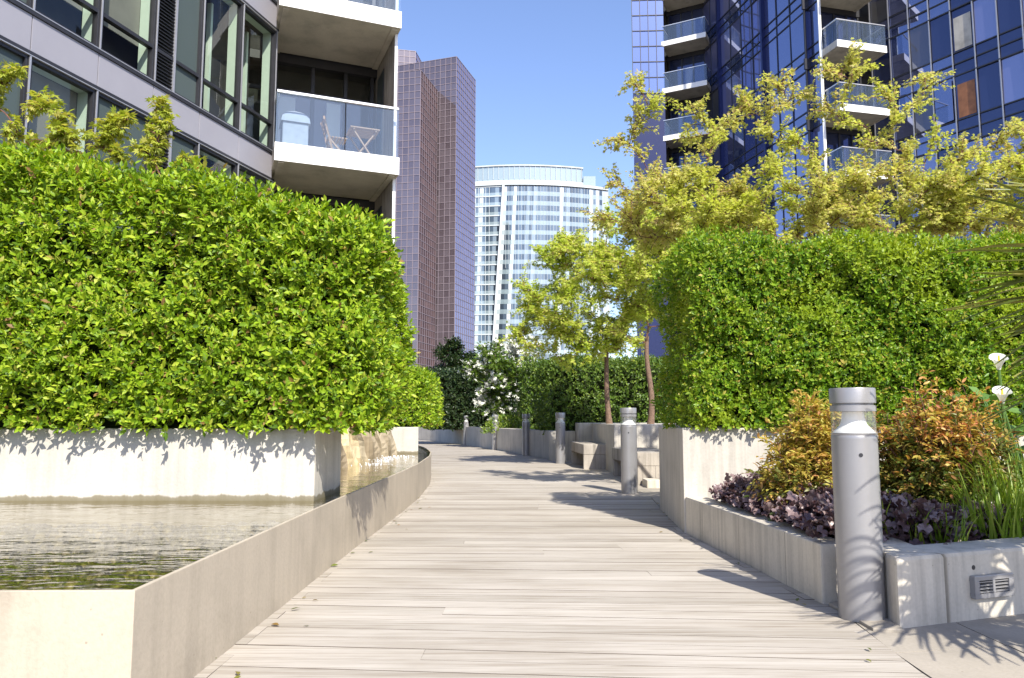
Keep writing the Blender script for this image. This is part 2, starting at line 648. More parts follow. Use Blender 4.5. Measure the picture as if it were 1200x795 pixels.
M['grey_glass'] = m_mirror('grey_coated_glass', [(0, (.02, .02, .025)), (1, (.10, .095, .09))], (.45, .50, .70), .16, .02, 1.42)
M['navy_panel'] = m_mirror('navy_panel', [(0, (.008, .012, .05)), (1, (.012, .018, .07))], (.3, .35, .7), .03, .15, 1.3)
M['bronze_glass'] = m_mirror('bronze_glass', [(0, (.070, .054, .058)), (.5, (.090, .072, .078)), (1, (.110, .090, .098))], (.45, .41, .45), .22, .04, 1.45)
M['brown_reflection_glass'] = m_mirror('brown_reflection_glass', [(0, (.05, .03, .03)), (1, (.12, .07, .06))], (.45, .35, .36), .12, .05, 1.4)  # side of the front wing: brown reflection put into the glass colour
M['violet_glass'] = m_mirror('violet_glass', [(0, (.13, .125, .20)), (1, (.15, .145, .235))], (.52, .51, .68), .25, .06, 1.45)
M['grid'] = m_plain('pinkish_mullion', (.22, .18, .20), .5, .1, .04, .1)
M['white_far'] = m_plain('white_cladding', (.46, .50, .51), .6, 0, .03, .1)
M['pale_glass'] = m_mirror('pale_green_glass', [(0, (.19, .245, .26)), (.6, (.27, .335, .345)), (1, (.40, .46, .465))], (.66, .72, .73), .18, .05)
M['office_glass'] = m_mirror('office_window_glass', [(0, (.015, .022, .03)), (.3, (.05, .075, .10)), (.6, (.11, .15, .19)), (.82, (.22, .28, .32)), (.92, (.55, .58, .58)), (1, (.62, .64, .64))], (.66, .74, .80), .10, .05)
M['wood'] = m_plain('teak_slats', (.42, .26, .15), .6, 0, .2, 30)
M['cover'] = m_plain('grey_cover', (.38, .40, .43), .7, 0, .08, 8)
M['curtain'] = m_plain('brown_timber_panel', (.30, .12, .05), .6, 0, .25, 4)
M['stone'] = m_concrete('golden_stone', (.56, .48, .34), .25, .5, .7)
nt = M['stone'].node_tree                   # every slab of the waterfall has a tone of its own
oi = nt.nodes.new('ShaderNodeObjectInfo')
pb = nt.nodes['Principled BSDF']
src = pb.inputs['Base Color'].links[0].from_socket
tone = ramp(nt, [(0, (.50, .46, .42)), (.5, (.85, .84, .82)), (1, (1.15, 1.05, .80))], oi.outputs['Random'])
nt.links.new(mixc(nt, 1.0, src, tone, 'MULTIPLY'), pb.inputs['Base Color'])
M['pebble'] = m_leaf('river_pebble', [(0, (.022, .018, .010)), (.45, (.050, .043, .020)), (.8, (.085, .072, .030)), (.95, (.15, .12, .05)), (1, (.04, .034, .02))], 0.0, .45)
M['floor'] = m_plain('pool_floor', (.40, .36, .26), .8, 0, .25, 5)
M['water'] = m_water()
M['foam'] = m_plain('white_foam', (.85, .86, .86), .5, 0, .05, 20)
M['lf_hedge'] = m_leaf('laurel_leaf', [(0, (.07, .14, .012)), (.25, (.17, .29, .012)), (.6, (.28, .42, .018)), (.9, (.43, .52, .045)), (.965, (.42, .45, .07)), (.985, (.30, .17, .06)), (1, (.22, .12, .05))], .38, .46, .32)
M['lf_box'] = m_leaf('small_hedge_leaf', [(0, (.05, .12, .012)), (.3, (.13, .26, .015)), (.65, (.22, .36, .022)), (.93, (.36, .44, .04)), (1, (.46, .30, .09))], .38, .42, .36, 2.4, (.30, .39, .025))
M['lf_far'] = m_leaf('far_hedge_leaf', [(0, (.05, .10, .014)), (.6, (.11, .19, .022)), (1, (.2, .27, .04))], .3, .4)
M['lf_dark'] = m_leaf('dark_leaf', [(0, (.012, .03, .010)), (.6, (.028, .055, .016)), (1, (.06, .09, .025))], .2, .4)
M['lf_maple'] = m_leaf('yellow_green_leaf', [(0, (.42, .53, .08)), (.45, (.60, .67, .13)), (.85, (.72, .72, .24)), (1, (.62, .50, .24))], .58, .5, .3, 1.3, (.55, .66, .11), (1.1, 1.1, .7))
M['lf_olive'] = m_leaf('olive_gold_leaf', [(0, (.44, .47, .10)), (.4, (.62, .61, .18)), (.8, (.70, .65, .26)), (1, (.60, .44, .24))], .56, .5, .3, 1.1, (.54, .60, .09), (1.1, 1.1, .7))
M['lf_lime'] = m_leaf('lime_leaf', [(0, (.28, .36, .04)), (.6, (.42, .46, .07)), (1, (.52, .48, .14))], .45, .45)
M['lf_dog'] = m_leaf('dogwood_leaf', [(0, (.06, .12, .02)), (.6, (.13, .22, .03)), (1, (.2, .28, .05))], .3, .4)
M['petal'] = m_leaf('white_petal', [(0, (.72, .72, .64)), (1, (.85, .85, .80))], .25, .5, .3, tcol=(1, 1, .95))
M['lf_nand'] = m_leaf('green_bronze_leaf', [(0, (.06, .10, .02)), (.4, (.13, .16, .03)), (.8, (.24, .20, .045)), (1, (.24, .11, .04))], .3, .4)
M['lf_nandtop'] = m_leaf('orange_new_leaf', [(0, (.42, .38, .07)), (.4, (.56, .40, .09)), (.75, (.56, .29, .09)), (1, (.50, .18, .09))], .38, .4, tcol=(1.2, 1.1, .6))
M['lf_heu'] = m_leaf('purple_leaf', [(0, (.055, .027, .03)), (.4, (.12, .075, .078)), (.8, (.23, .165, .16)), (1, (.31, .235, .225))], .15, .38, .5, tcol=(1.3, .7, .7))
M['lf_grass'] = m_leaf('grass_blade', [(0, (.14, .24, .02)), (.6, (.24, .36, .035)), (1, (.36, .42, .08))], .38, .4)
M['lf_palm'] = m_leaf('palm_blade', [(0, (.10, .13, .02)), (.6, (.19, .21, .03)), (1, (.32, .28, .07))], .3, .35)
M['lf_calla'] = m_leaf('broad_leaf', [(0, (.07, .15, .03)), (1, (.15, .26, .06))], .3, .35)
M['spadix'] = m_plain('yellow_spadix', (.65, .45, .03), .6)

# ================================================================== the setting: ground, deck, pool, walls
mb = MB()
mb.poly((-3000, -3000, -.10), (3000, -3000, -.10), (3000, 3000, -.10), (-3000, 3000, -.10))
tag(mb.build('ground', M['ground']), 'plain grey ground under the gardens and towers', 'ground', kind='structure')

L_EDGE = [(-3, -1.17), (5.4, -1.155), (9.4, -1.12), (11.5, -1.2), (13.55, -1.46), (16.5, -1.95), (19.8, -2.45), (24, -3.1), (30.4, -4.3), (36, -6.0), (44, -9)]
R_EDGE = [(-3, 1.36), (0, 1.42), (2.91, 1.51), (3.86, 1.60), (4.02, 1.585), (6.45, 1.43), (8.16, 1.56), (9.5, 1.68), (11, 1.66), (13, 1.5), (16.7, 1.08), (17.8, .86), (18.6, .80), (21.6, .10), (25, -.78), (30, -2.05), (34.5, -3.65), (39, -6.05), (44, -11)]
ANG = [(-3, -6), (3, -5), (6, -1.5), (9, 1), (13, 8), (18, 14), (25, 20), (44, 26)]


def interp(tab, y):
    return float(np.interp(y, [t[0] for t in tab], [t[1] for t in tab]))


def plank_line(y):
    xc = (interp(L_EDGE, y) + interp(R_EDGE, y)) / 2
    t = math.tan(R(interp(ANG, y)))
    out = []
    for tab in (L_EDGE, R_EDGE):
        yy = y
        for _ in range(4):
            yy = y + t * (interp(tab, yy) - xc)
        out.append(Vector((interp(tab, yy), yy, 0)))
    return out


mb = MB()
y, pitch = -1.2, .142
a = plank_line(y)
while y < 40:
    b = plank_line(y + pitch)
    gap = .0026
    a0, a1, b0, b1 = a[0], a[1], b[0], b[1]
    d = Vector((0, gap, 0))
    cuts = [0.0]
    seam = .22 + random.uniform(-.002, .002)
    w = a1.x - a0.x
    cuts.append(random.choice([.02, .02, .02, .02, .3, .52, .74, .98, .98, .98]))
    cuts.append(1.0)
    for i in range(2):
        g0 = 0 if i == 0 else .0006 / w
        g1 = 0 if i == 1 else .0006 / w
        c0, c1 = cuts[i] + g0, cuts[i + 1] - g1
        z = random.uniform(-.0015, .0015)
        p = [a0.lerp(a1, c0) + d, a0.lerp(a1, c1) + d, b0.lerp(b1, c1) - d, b0.lerp(b1, c0) - d]
        if i == 0:
            p[0] -= Vector((.03, 0, 0))
            p[3] -= Vector((.03, 0, 0))
        mb.hexa([(q.x, q.y, -.035) for q in p] + [(q.x, q.y, z + random.uniform(-.0008, .0008)) for q in p])
    a = b
    y += pitch
UNDER_SHADE = MB()  # flat dark sheet added where the gaps show only shade
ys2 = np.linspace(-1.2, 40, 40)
UNDER_SHADE.prism([(interp(L_EDGE, q) - .03, q) for q in ys2][::-1] + [(interp(R_EDGE, q) - .002, q) for q in ys2], -.085, -.04)
tag(UNDER_SHADE.build('under_deck_shade', M['core']), 'dark sheet added as painted shade under the timber boards', 'boardwalk', kind='structure')
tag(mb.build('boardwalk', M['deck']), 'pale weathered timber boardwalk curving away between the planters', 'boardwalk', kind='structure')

# paving to the right of the boards
mb = MB()


def clip_slab(pts):
    mb.prism(pts, -.06, -.002 + random.uniform(-.002, .002))


ys = [-3, -1.4, 0.1, 1.5, 2.35, 3.2]
for i in range(len(ys) - 1):
    y0, y1 = ys[i] + .004, ys[i + 1] - .004
    x0a, x0b = interp(R_EDGE, y0) + .003, interp(R_EDGE, y1) + .003
    clip_slab([(x0a, y0), (2.05, y0 + .1), (2.05, y1 + .1), (x0b, y1)])
    for k in range(4):
        xa, xb = 2.058 + k * 1.0, 3.05 + k * 1.0
        clip_slab([(xa, y0 + .1 + k * .3), (xb, y0 + .4 + k * .3), (xb, y1 + .4 + k * .3), (xa, y1 + .1 + k * .3)])
clip_slab([(interp(R_EDGE, 3.208) + .003, 3.208), (2.05, 3.308), (2.05, 3.80), (1.95, 4.2), (1.62, 4.2), (1.595, 4.02), (1.612, 3.86)])
for k in range(3):
    clip_slab([(2.058 + k, 3.308 + k * .3), (3.05 + k, 3.6 + k * .3), (3.05 + k, 4.2 + k * .3), (2.058 + k, 3.9 + k * .3)])
yy = 8.17
while yy < 17.4:
    y1 = min(yy + 1.2, 17.6)
    clip_slab([(interp(R_EDGE, yy) + .01, yy), (2.75, yy), (2.75, y1 - .008), (interp(R_EDGE, y1) + .01, y1 - .008)])
    yy = y1
tag(mb.build('paving', M['paving'], bevel=0), 'tan concrete paving slabs beside the boardwalk', 'paving', kind='structure')
mb = MB()
mb.prism([(1.60, 3.52), (1.735, 3.50), (1.78, 4.1), (1.60, 4.0)], -.02, .012)
tag(mb.build('footing', M['paving'], bevel=.006), 'small concrete footing under the big near bollard', 'footing', kind='structure')


def offset_path(pts, d):
    out = []
    n = len(pts)
    P = [Vector((p[0], p[1])) for p in pts]
    for i in range(n):
        t0 = (P[i] - P[i - 1]).normalized() if i > 0 else None
        t1 = (P[i + 1] - P[i]).normalized() if i < n - 1 else None
        n0 = Vector((-t0.y, t0.x)) if t0 else None
        n1 = Vector((-t1.y, t1.x)) if t1 else None
        if n0 is None:
            m, k = n1, 1
        elif n1 is None:
            m, k = n0, 1
        else:
            m = (n0 + n1).normalized()
            k = 1 / max(.4, m.dot(n0))
        out.append(P[i] + m * d * k)
    return out


def path_wall(mb, pts, thick, z0, z1):       # thickness to the left of the path direction
    q = offset_path(pts, thick)
    n = len(mb.v)
    k = len(pts)
    for a, b in zip(pts, q):
        mb.v += [(a[0], a[1], z0), (a[0], a[1], z1), (b[0], b[1], z1), (b[0], b[1], z0)]
    for i in range(k - 1):
        o, p = n + 4 * i, n + 4 * (i + 1)
        for j in range(4):
            jj = (j + 1) % 4
            mb.f.append((o + j, o + jj, p + jj, p + j))
    mb.f.append((n, n + 3, n + 2, n + 1))
    e = n + 4 * (k - 1)
    mb.f.append((e, e + 1, e + 2, e + 3))


# reflecting pool: thin concrete rim, floor, pebbles, water
RIM = [(-9, 2.30), (-1.155, 2.42), (-1.15, 5.15), (-1.11, 8.1), (-1.115, 9.4), (-1.19, 11.3), (-1.30, 12.5), (-1.46, 13.6), (-1.72, 15.0), (-2.0, 16.2), (-2.6, 18.0)]
mb = MB()
path_wall(mb, RIM, .016, -.06, .41)
t = thing('pool_rim', 'smooth concrete rim wall of the pool running along the boardwalk', 'wall', (-1.15, 2.42, 0))
mb.build('rim_wall', M['pool_wall'], t, bevel=.003)
mb = MB()
inner = offset_path(RIM, .016)
mb.prism([(p.x, p.y) for p in inner] + [(-9, 18.0)], -.05, .215)
tag(mb.build('pool_floor', M['floor']), 'shallow sandy floor of the pool under the water', 'pool floor', kind='structure')
mb = MB()
mb.poly(*[(p.x, p.y, .400) for p in inner], (-9, 18.0, .400))
tag(mb.build('water', M['water']), 'rippled clear water in the long pool', 'water', kind='structure')
n = 8500
P = np.stack([RNG.uniform(-4.6, -1.22, n), 2.5 + 2.5 * RNG.uniform(0, 1, n) ** 1.3, .225 + RNG.uniform(-.005, .03, n)], 1)
n2 = 1300
P2 = np.stack([RNG.uniform(-1.9, -1.2, n2), RNG.uniform(5, 12, n2), .225 + RNG.uniform(-.005, .02, n2)], 1)
P = np.concatenate([P, P2])
P = P[P[:, 0] < np.interp(P[:, 1], [q[1] for q in RIM[1:]], [q[0] for q in RIM[1:]]) - .07]
D = rnd_dir(len(P))
D[:, 2] *= .25
leaves('pebbles', P, D, np.tile([0, 0, 1.0], (len(P), 1)) + RNG.normal(0, .2, (len(P), 3)), RNG.uniform(.016, .038, len(P)), RNG.uniform(.6, .95, len(P)), 'pebble', M['pebble'])
tag(bpy.data.objects['pebbles'], 'olive brown river pebbles covering the pool bed', 'pebbles', kind='stuff')

# white planters in the pool
mb = MB()
mb.prism([(-9, 5.12), (-1.30, 5.12), (-1.285, 5.84), (-2.12, 5.9), (-2.16, 12.17), (-9, 12.17)], .1, .872)
t = thing('planter', 'long white concrete planter standing in the pool under the big hedge', 'planter', (-1.30, 5.12, .1))
mb.build('planter_wall', M['white_wall'], t, bevel=.012)
mb = MB()
mb.prism([(-4.2, 12.19), (-1.475, 12.19), (-1.95, 15.2), (-4.2, 15.2)], .1, .815)
t = thing('planter', 'short white planter block at the far end of the pool', 'planter', (-1.475, 12.19, .1))
mb.build('planter_wall', M['white_wall'], t, bevel=.012)

# rough stone waterfall
t = thing('stone_waterfall', 'tall rough golden stone slabs lining the pool as a waterfall', 'waterfall', (-1.95, 9, .2))
stones = []
for xr, yv in ((-1.86, 7.4), (-1.83, 8.05), (-1.80, 8.65), (-1.83, 9.15), (-1.80, 9.7), (-1.84, 10.2), (-1.78, 10.75), (-1.76, 11.3), (-1.72, 11.8)):
    wd = random.uniform(.42, .54)
    stones.append((xr - wd * .46, yv, random.uniform(6, 32), wd))
for (x, yv, ang, wd) in stones:
    seed = random.uniform(0, 50)
    dr = Vector((math.cos(R(ang)), math.sin(R(ang)), 0))
    nr = Vector((dr.y, -dr.x, 0))
    lean = random.uniform(.05, .16)
    slant = random.uniform(-.42, -.18)
    tp = .80 + random.uniform(-.03, .07)
    m2 = MB()
    U, V = 5, 9
    for side in (0, 1):
        for j in range(V + 1):
            for i in range(U + 1):
                u, h = (i / U - .5) * wd, j / V
                k = (.018 * math.sin(u * 31 + seed) + .014 * math.sin(h * 8 + u * 23 + seed * 2) + .010 * math.sin(u * 70 + h * 5)) if side else 0
                uu = u * (1 - .18 * h) + slant * h * wd + .014 * math.sin(h * 11 + seed + i)
                q = Vector((x, yv, .17)) + dr * uu + nr * ((.11 + k * 1.4) * side - .05 - lean * (h - .5)) + Vector((0, 0, h * (tp - .17) + (.025 * math.sin(u * 14 + seed) * h)))
                m2.v.append(tuple(q))
    W = U + 1
    H = (U + 1) * (V + 1)
    for j in range(V):
        for i in range(U):
            a0 = j * W + i
            m2.f.append((H + a0, H + a0 + 1, H + a0 + W + 1, H + a0 + W))
            m2.f.append((a0, a0 + W, a0 + W + 1, a0 + 1))
    for j in range(V):
        for i in (0, U):
            a0 = j * W + i
            m2.f.append((a0, H + a0, H + a0 + W, a0 + W))
    for i in range(U):
        for j in (0, V):
            a0 = j * W + i
            m2.f.append((a0, a0 + 1, H + a0 + 1, H + a0))
    m2.build('stone_slab', M['stone'], t)
n = 150
cx = np.array([-1.78, -1.72, -1.6, -1.66])[RNG.integers(0, 4, n)]
cy = np.array([9.3, 10.1, 10.7, 11.2])[RNG.integers(0, 4, n)]
P = np.stack([cx + RNG.normal(0, .09, n), cy + RNG.normal(0, .16, n), .398 + np.abs(RNG.normal(0, .006, n))], 1)
leaves('water_foam', P, rnd_dir(n), np.tile([0, 0, 1.0], (n, 1)), RNG.uniform(.003, .008, n), 1.0, 'pebble', M['foam'])
tag(bpy.data.objects['water_foam'], 'white splashing foam at the foot of the stone waterfall', 'foam', kind='stuff')

# right side: high planter under the small-leaved hedge, and the low planter in front
mb = MB()
mb.prism([(1.425, 6.47), (8, 6.47), (12, 7.4), (12, 13.4), (2.72, 13.4), (2.72, 8.22), (1.55, 8.18)], -.06, .862)
t = thing('planter', 'high pale concrete planter carrying the clipped hedge beside the boardwalk', 'planter', (1.42, 6.45, 0))
mb.build('planter_wall', M['concrete_warm'], t, bevel=.012)
mb = MB()
path_wall(mb, [(1.435, 6.465), (1.52, 5.2), (1.578, 4.02), (1.80, 4.045)][::1], .17, -.06, .297)
t = thing('planter_kerb', 'low concrete wall edging the purple plants from high planter to bollard', 'low wall', (1.58, 4.02, 0))
mb.build('kerb_wall', M['concrete'], t, bevel=.012)
mb = MB()
path_wall(mb, [(1.80, 4.30), (1.738, 3.56), (2.50, 3.845), (5.2, 4.85)], .24, -.06, .312)
t = thing('planter_kerb', 'low concrete wall block with the louvred step light in its face', 'low wall', (1.74, 3.56, 0))
mb.build('kerb_wall', M['concrete'], t, bevel=.02)
# tie hole beside the light
FB = Frame((1.738, 3.56), (.762, .285))
m2 = MB()
s0 = .475
c = FB.p(s0, .235, 0)
m2.tube([c - FB.n * .03, c + FB.n * .0015], [.011, .011], 12)
m2.build('tie_hole', M['dark_metal'], t)
mb = MB()
mb.prism([(1.60, 6.455), (1.74, 4.20), (2.0, 3.92), (5.2, 5.1), (8, 6.455)], .0, .225)
tag(mb.build('planter_soil', M['soil']), 'dark soil in the low planter under the purple plants', 'soil', kind='structure')

# louvred step light
t = thing('step_light', 'small grey louvred step light set into the low concrete wall', 'step light', tuple(FB.p(.55, .08)))
m2 = MB()
S0, S1, Z0, Z1 = .445, .70, .095, .20
m2.fbox(FB, S0, S1, Z0, Z0 + .022, 0, .028)
m2.fbox(FB, S0, S1, Z1 - .022, Z1, 0, .028)
m2.fbox(FB, S0, S0 + .03, Z0 + .022, Z1 - .022, 0, .028)
m2.fbox(FB, S1 - .03, S1, Z0 + .022, Z1 - .022, 0, .028)
m2.fbox(FB, (S0 + S1) / 2 - .008, (S0 + S1) / 2 + .008, Z0 + .022, Z1 - .022, 0, .026)
m2.build('housing', M['steel'], t, bevel=.003)
m2 = MB()
for k in range(4):
    z = Z0 + .028 + k * .0155
    p0, p1 = FB.p(S0 + .03, z, .004), FB.p(S1 - .03, z, .004)
    q0, q1 = FB.p(S0 + .03, z - .003, .022), FB.p(S1 - .03, z - .003, .022)
    up = Vector((0, 0, .0045))
    m2.hexa([p0, p1, q1, q0, p0 + up, p1 + up, q1 + up, q0 + up])
m2.build('louvre', M['steel'], t)
m2 = MB()
m2.fbox(FB, S0 + .02, S1 - .02, Z0 + .015, Z1 - .015, .0005, .003)
m2.build('backing', M['dark_metal'], t)

# bench bay walls and the long curved wall
mb = MB()
mb.prism([(1.78, 13.5), (2.71, 13.5), (2.71, 13.41), (6, 13.41), (6, 17.2), (1.78, 17.2)], -.06, .85)
t = thing('garden_wall', 'dappled concrete wall behind the near bench', 'wall', (1.78, 13.5, 0))
mb.build('wall_block', M['concrete_warm'], t, bevel=.012)
mb = MB()
mb.prism([(1.47, 17.22), (3.2, 17.22), (3.2, 18.0), (1.47, 18.0)], -.06, .86)
t = thing('garden_wall', 'concrete wall block behind the far bench', 'wall', (1.47, 17.22, 0))
mb.build('wall_block', M['concrete_warm'], t, bevel=.012)
mb = MB()
path_wall(mb, [(-11, 44), (-6.0, 39), (-3.6, 34.5), (-2.0, 30), (-.74, 25), (.14, 21.6), (.84, 18.5), (.86, 17.85), (1.465, 17.85)], .3, -.06, .67)
t = thing('garden_wall', 'long low curved concrete wall along the far right of the boardwalk', 'wall', (.85, 18, 0))
mb.build('wall_block', M['concrete_warm'], t, bevel=.012)
mb = MB()
mb.prism([(1.2, 18.25), (30, 18.25), (30, 60), (-11, 60), (-11, 44.6), (-5.7, 39.2), (-3.3, 34.6), (-1.7, 30), (-.44, 25), (.44, 21.6), (1.1, 18.6)], -.05, .6)
tag(mb.build('planting_bed', M['soil']), 'dark soil of the planting bed behind the curved wall', 'soil', kind='structure')


def bench(label, x0, x1, y0, y1):
    t = thing('bench', label, 'bench', (x0, y0, 0), 'concrete benches in the bay')
    m2 = MB()
    m2.hexa([(x0, y0, .27), (x1, y0, .27), (x1 - .10, y1, .27), (x0 - .10, y1, .27), (x0, y0, .462), (x1, y0, .462), (x1 - .10, y1, .462), (x0 - .10, y1, .462)])
    m2.build('seat', M['bench'], t, bevel=.01)
    m2 = MB()
    m2.hexa([(x0 + .26, y0 + .004, -.02), (x1 - .004, y0 + .004, -.02), (x1 - .12, y1 - .2, -.02), (x0 + .16, y1 - .2, -.02), (x0 + .26, y0 + .004, .268), (x1 - .004, y0 + .004, .268), (x1 - .12, y1 - .2, .268), (x0 + .16, y1 - .2, .268)])
    m2.build('base', M['bench'], t)
    m2 = MB()
    m2.hexa([(x0 + .004, y0 + .004, -.02), (x0 + .256, y0 + .004, -.02), (x0 + .256, y0 + .12, -.02), (x0, y0 + .12, -.02), (x0 + .004, y0 + .004, .268), (x0 + .256, y0 + .004, .268), (x0 + .256, y0 + .12, .268), (x0, y0 + .12, .268)])
    m2.build('leg', M['bench'], t)
    m2 = MB()
    m2.hexa([(x0 - .09, y1 - .18, -.02), (x1 - .12, y1 - .18, -.02), (x1 - .12, y1 - .01, -.02), (x0 - .09, y1 - .01, -.02), (x0 - .09, y1 - .18, .268), (x1 - .12, y1 - .18, .268), (x1 - .12, y1 - .01, .268), (x0 - .09, y1 - .01, .268)])
    m2.build('leg', M['bench'], t)


bench('concrete bench just behind the second bollard', 1.80, 2.45, 11.15, 13.2)
bench('concrete bench farther along the bay in front of the wall corner', 1.36, 2.0, 14.75, 16.7)
mb = MB()
mb.box(1.86, 2.7, 10.72, 11.12, -.05, .10)
tag(mb.build('step', M['concrete'], bevel=.01), 'low concrete step at the end of the near bench', 'step', kind='structure')


# bollard lights
def bollard(label, loc):
    x, y = loc
    t = thing('bollard_light', label, 'bollard', (x, y, 0), 'grey bollard lights lining the boardwalk')
    r = .104
    m2 = MB()
    m2.lathe([(r, 0), (r, .84), (r * 1.0, .852), (r * .985, .855), (r * .985, .858), (r, .861), (r, .866)], x, y, 48)
    m2.build('post', M['steel'], t, smooth=True)
    m2 = MB()
    m2.lathe([(.097, .867), (.092, .875), (.078, .888), (.063, .905), (.054, .93), (.050, .969)], x, y, 40)
    m2.build('reflector', M['reflector'], t, smooth=True)
    m2 = MB()
    n0 = len(m2.v)
    K = 48
    for z in (.867, .969):
        for k in range(K):
            th = 2 * math.pi * k / K
            m2.v.append((x + .1015 * math.cos(th), y + .1015 * math.sin(th), z))
    for k in range(K):
        m2.f.append((n0 + k, n0 + (k + 1) % K, n0 + K + (k + 1) % K, n0 + K + k))
    m2.build('lens', M['lens'], t, smooth=True)
    m2 = MB()
    m2.lathe([(r, .970), (r, .998), (r * .9, 1.0), (r * .9, 1.008), (r * 1.01, 1.010), (r * 1.01, 1.076), (r * .99, 1.082)], x, y, 48)
    m2.build('cap', M['steel'], t, smooth=True)
    m2 = MB()
    d = Vector((-x * .1, -1, 0)).normalized()
    c = Vector((x, y, .765)) + d * (r - .004)
    m2.tube([c, c + d * .007], [.009, .009], 12)
    m2.build('sensor', M['dark_metal'], t)
    return t


def copy_tree(o, parent=None):
    c = o.copy()
    COL.objects.link(c)
    c.parent = parent
    ORG[c.name] = ORG.get(o.name, Vector((0, 0, 0))).copy()
    for ch in list(o.children):
        copy_tree(ch, c)
    return c


b0 = bollard('large grey bollard light by the low planter with the purple plants', (1.655, 3.745))
for lab, x, y in (('grey bollard light in front of the near concrete bench', 1.50, 9.95),
                  ('grey bollard light beside the far concrete bench', 1.04, 16.6),
                  ('shaded bollard light at the bend of the curved wall', .37, 20.3),
                  ('sunlit bollard light left of the white flowering tree trunk', -.52, 24.1),
                  ('small bollard light in front of the far curved wall', -1.72, 29.0),
                  ('most distant little bollard light before the dark evergreen', -3.2, 33.7)):
    c = copy_tree(b0)
    c.location = (x, y, 0)
    c['label'] = lab

# ================================================================== left apartment building
FL = Frame((-5.07, 15.70), (-.271, -.9625))
PW = 1.165
ST = 3.30
SILL0 = 6.53
t = thing('apartment_building', 'grey panelled apartment block with balconies above the big hedge', 'building', (-5.07, 15.7, 0))
LB = t
NK = 8
# mass of the building behind its glass line
body = [FL.p(0, 0, -.62), FL.p(0, 0, -9), FL.p(18, 0, -9), FL.p(18, 0, -.62)]
mb = MB()
mb.prism([(p.x, p.y) for p in body], -.05, 16.4)
mb.build('inner_wall', M['room'], t)
mb = MB()
mb.fbox(FL, NK * PW + .01, 18, -.05, 16.4, -.60, .0)
mb.fbox(FL, 0, NK * PW, -.05, 2.66, -.60, -.02)
mb.fbox(FL, 0, NK * PW, 12.59, 16.4, -.60, -.02)
mb.build('outer_wall', M['panel'], t)
for j in range(-1, 3):
    zt = SILL0 + j * ST
    for k in range(NK):
        m2 = MB()
        m2.fbox(FL, k * PW + .007, (k + 1) * PW - .007, zt - .56, zt - .045, -.5, .03)
        m2.build('spandrel_panel', M['panel'], t, bevel=.004)
mb = MB()
for j in range(-1, 3):
    zt = SILL0 + j * ST
    mb.fbox(FL, -.05, NK * PW, zt - .043, zt + .012, -.45, .055)
    mb.fbox(FL, -.05, NK * PW, zt - .615, zt - .563, -.45, .05)
mb.build('sill_rail', M['dark_metal'], t)
mb = MB()
for j in range(-1, 3):
    zt = SILL0 + j * ST
    mb.fbox(FL, -.05, NK * PW, zt + .014, zt + .028, .02, .06)
    mb.fbox(FL, -.05, NK * PW, zt - .630, zt - .617, .02, .055)
mb.build('sill_trim', M['alu'], t)


def lwindow(j, k, kind, parent):
    z0, z1 = SILL0 + j * ST + .03, SILL0 + (j + 1) * ST - .63
    s0, s1 = k * PW, (k + 1) * PW
    m2 = MB()
    m2.fbox(FL, s0 - .022, s0 + .022, z0, z1, -.10, .035)
    m2.fbox(FL, s0 + .024, s0 + .055, z0, z1, -.08, .02)
    m2.fbox(FL, s1 - .055, s1 - .024, z0, z1, -.08, .02)
    m2.fbox(FL, s0 + .056, s1 - .056, z0 + .56, z0 + .62, -.08, .02)
    m2.fbox(FL, s0 + .056, s1 - .056, z1 - .05, z1, -.08, .02)
    m2.fbox(FL, s0 + .056, s1 - .056, z0, z0 + .04, -.08, .02)
    w = m2.build('window', M['dark_metal'], parent)
    m2 = MB()
    m2.fbox(FL, s0 - .012, s0 + .012, z0, z1, .036, .05)
    m2.build('mullion_cap', M['alu'], w)
    sl = s1 - .06
    if kind == 'louvre':
        m2 = MB()
        zz = z0 + .05
        sm = s0 + PW * .62
        while zz < z1 - .1:
            m2.hexa([FL.p(sm, zz, -.06), FL.p(sl, zz, -.06), FL.p(sl, zz - .03, .015), FL.p(sm, zz - .03, .015), FL.p(sm, zz + .012, -.06), FL.p(sl, zz + .012, -.06), FL.p(sl, zz - .018, .015), FL.p(sm, zz - .018, .015)])
            zz += .062
        m2.build('louvre', M['dark_metal'], w)
        m2 = MB()
        m2.fbox(FL, sm - .05, sm - .004, z0, z1, -.1, .03)
        m2.build('louvre_post', M['alu'], w)
        sl = sm - .06
        kind = 'opaque'
    tl = random.uniform(-.004, .004)
    m2 = MB()
    for za, zb in ((z0 + .04, z0 + .56), (z0 + .62, z1 - .05)):
        m2.poly(FL.p(s0 + .055, za, -.035), FL.p(sl, za, -.035 + tl), FL.p(sl, zb, -.035 - tl), FL.p(s0 + .055, zb, -.035))
    m2.build('pane', M['opaque_glass'] if kind == 'opaque' else M['clear_glass'], w)
    if kind != 'opaque':
        m2 = MB()
        m2.fbox(FL, s0 + .03, s0 + .058, z0, z1, -.27, -.085)
        m2.fbox(FL, s0 + .058, s1 - .03, z1 - .03, z1, -.27, -.085)
        m2.build('reveal', M['mint'], w)
        m2 = MB()
        if kind == 'blind':
            m2.fbox(FL, s0 + .06, s1 - .03, z0 + .62, z1 - .035, -.30, -.275)
            m2.build('blind', M['blind'], w)
        elif kind == 'room':
            m2.fbox(FL, s0 + .3, s0 + .36, z0, z1 - .1, -.55, -.45)
            m2.build('interior_column', M['mint'], w)


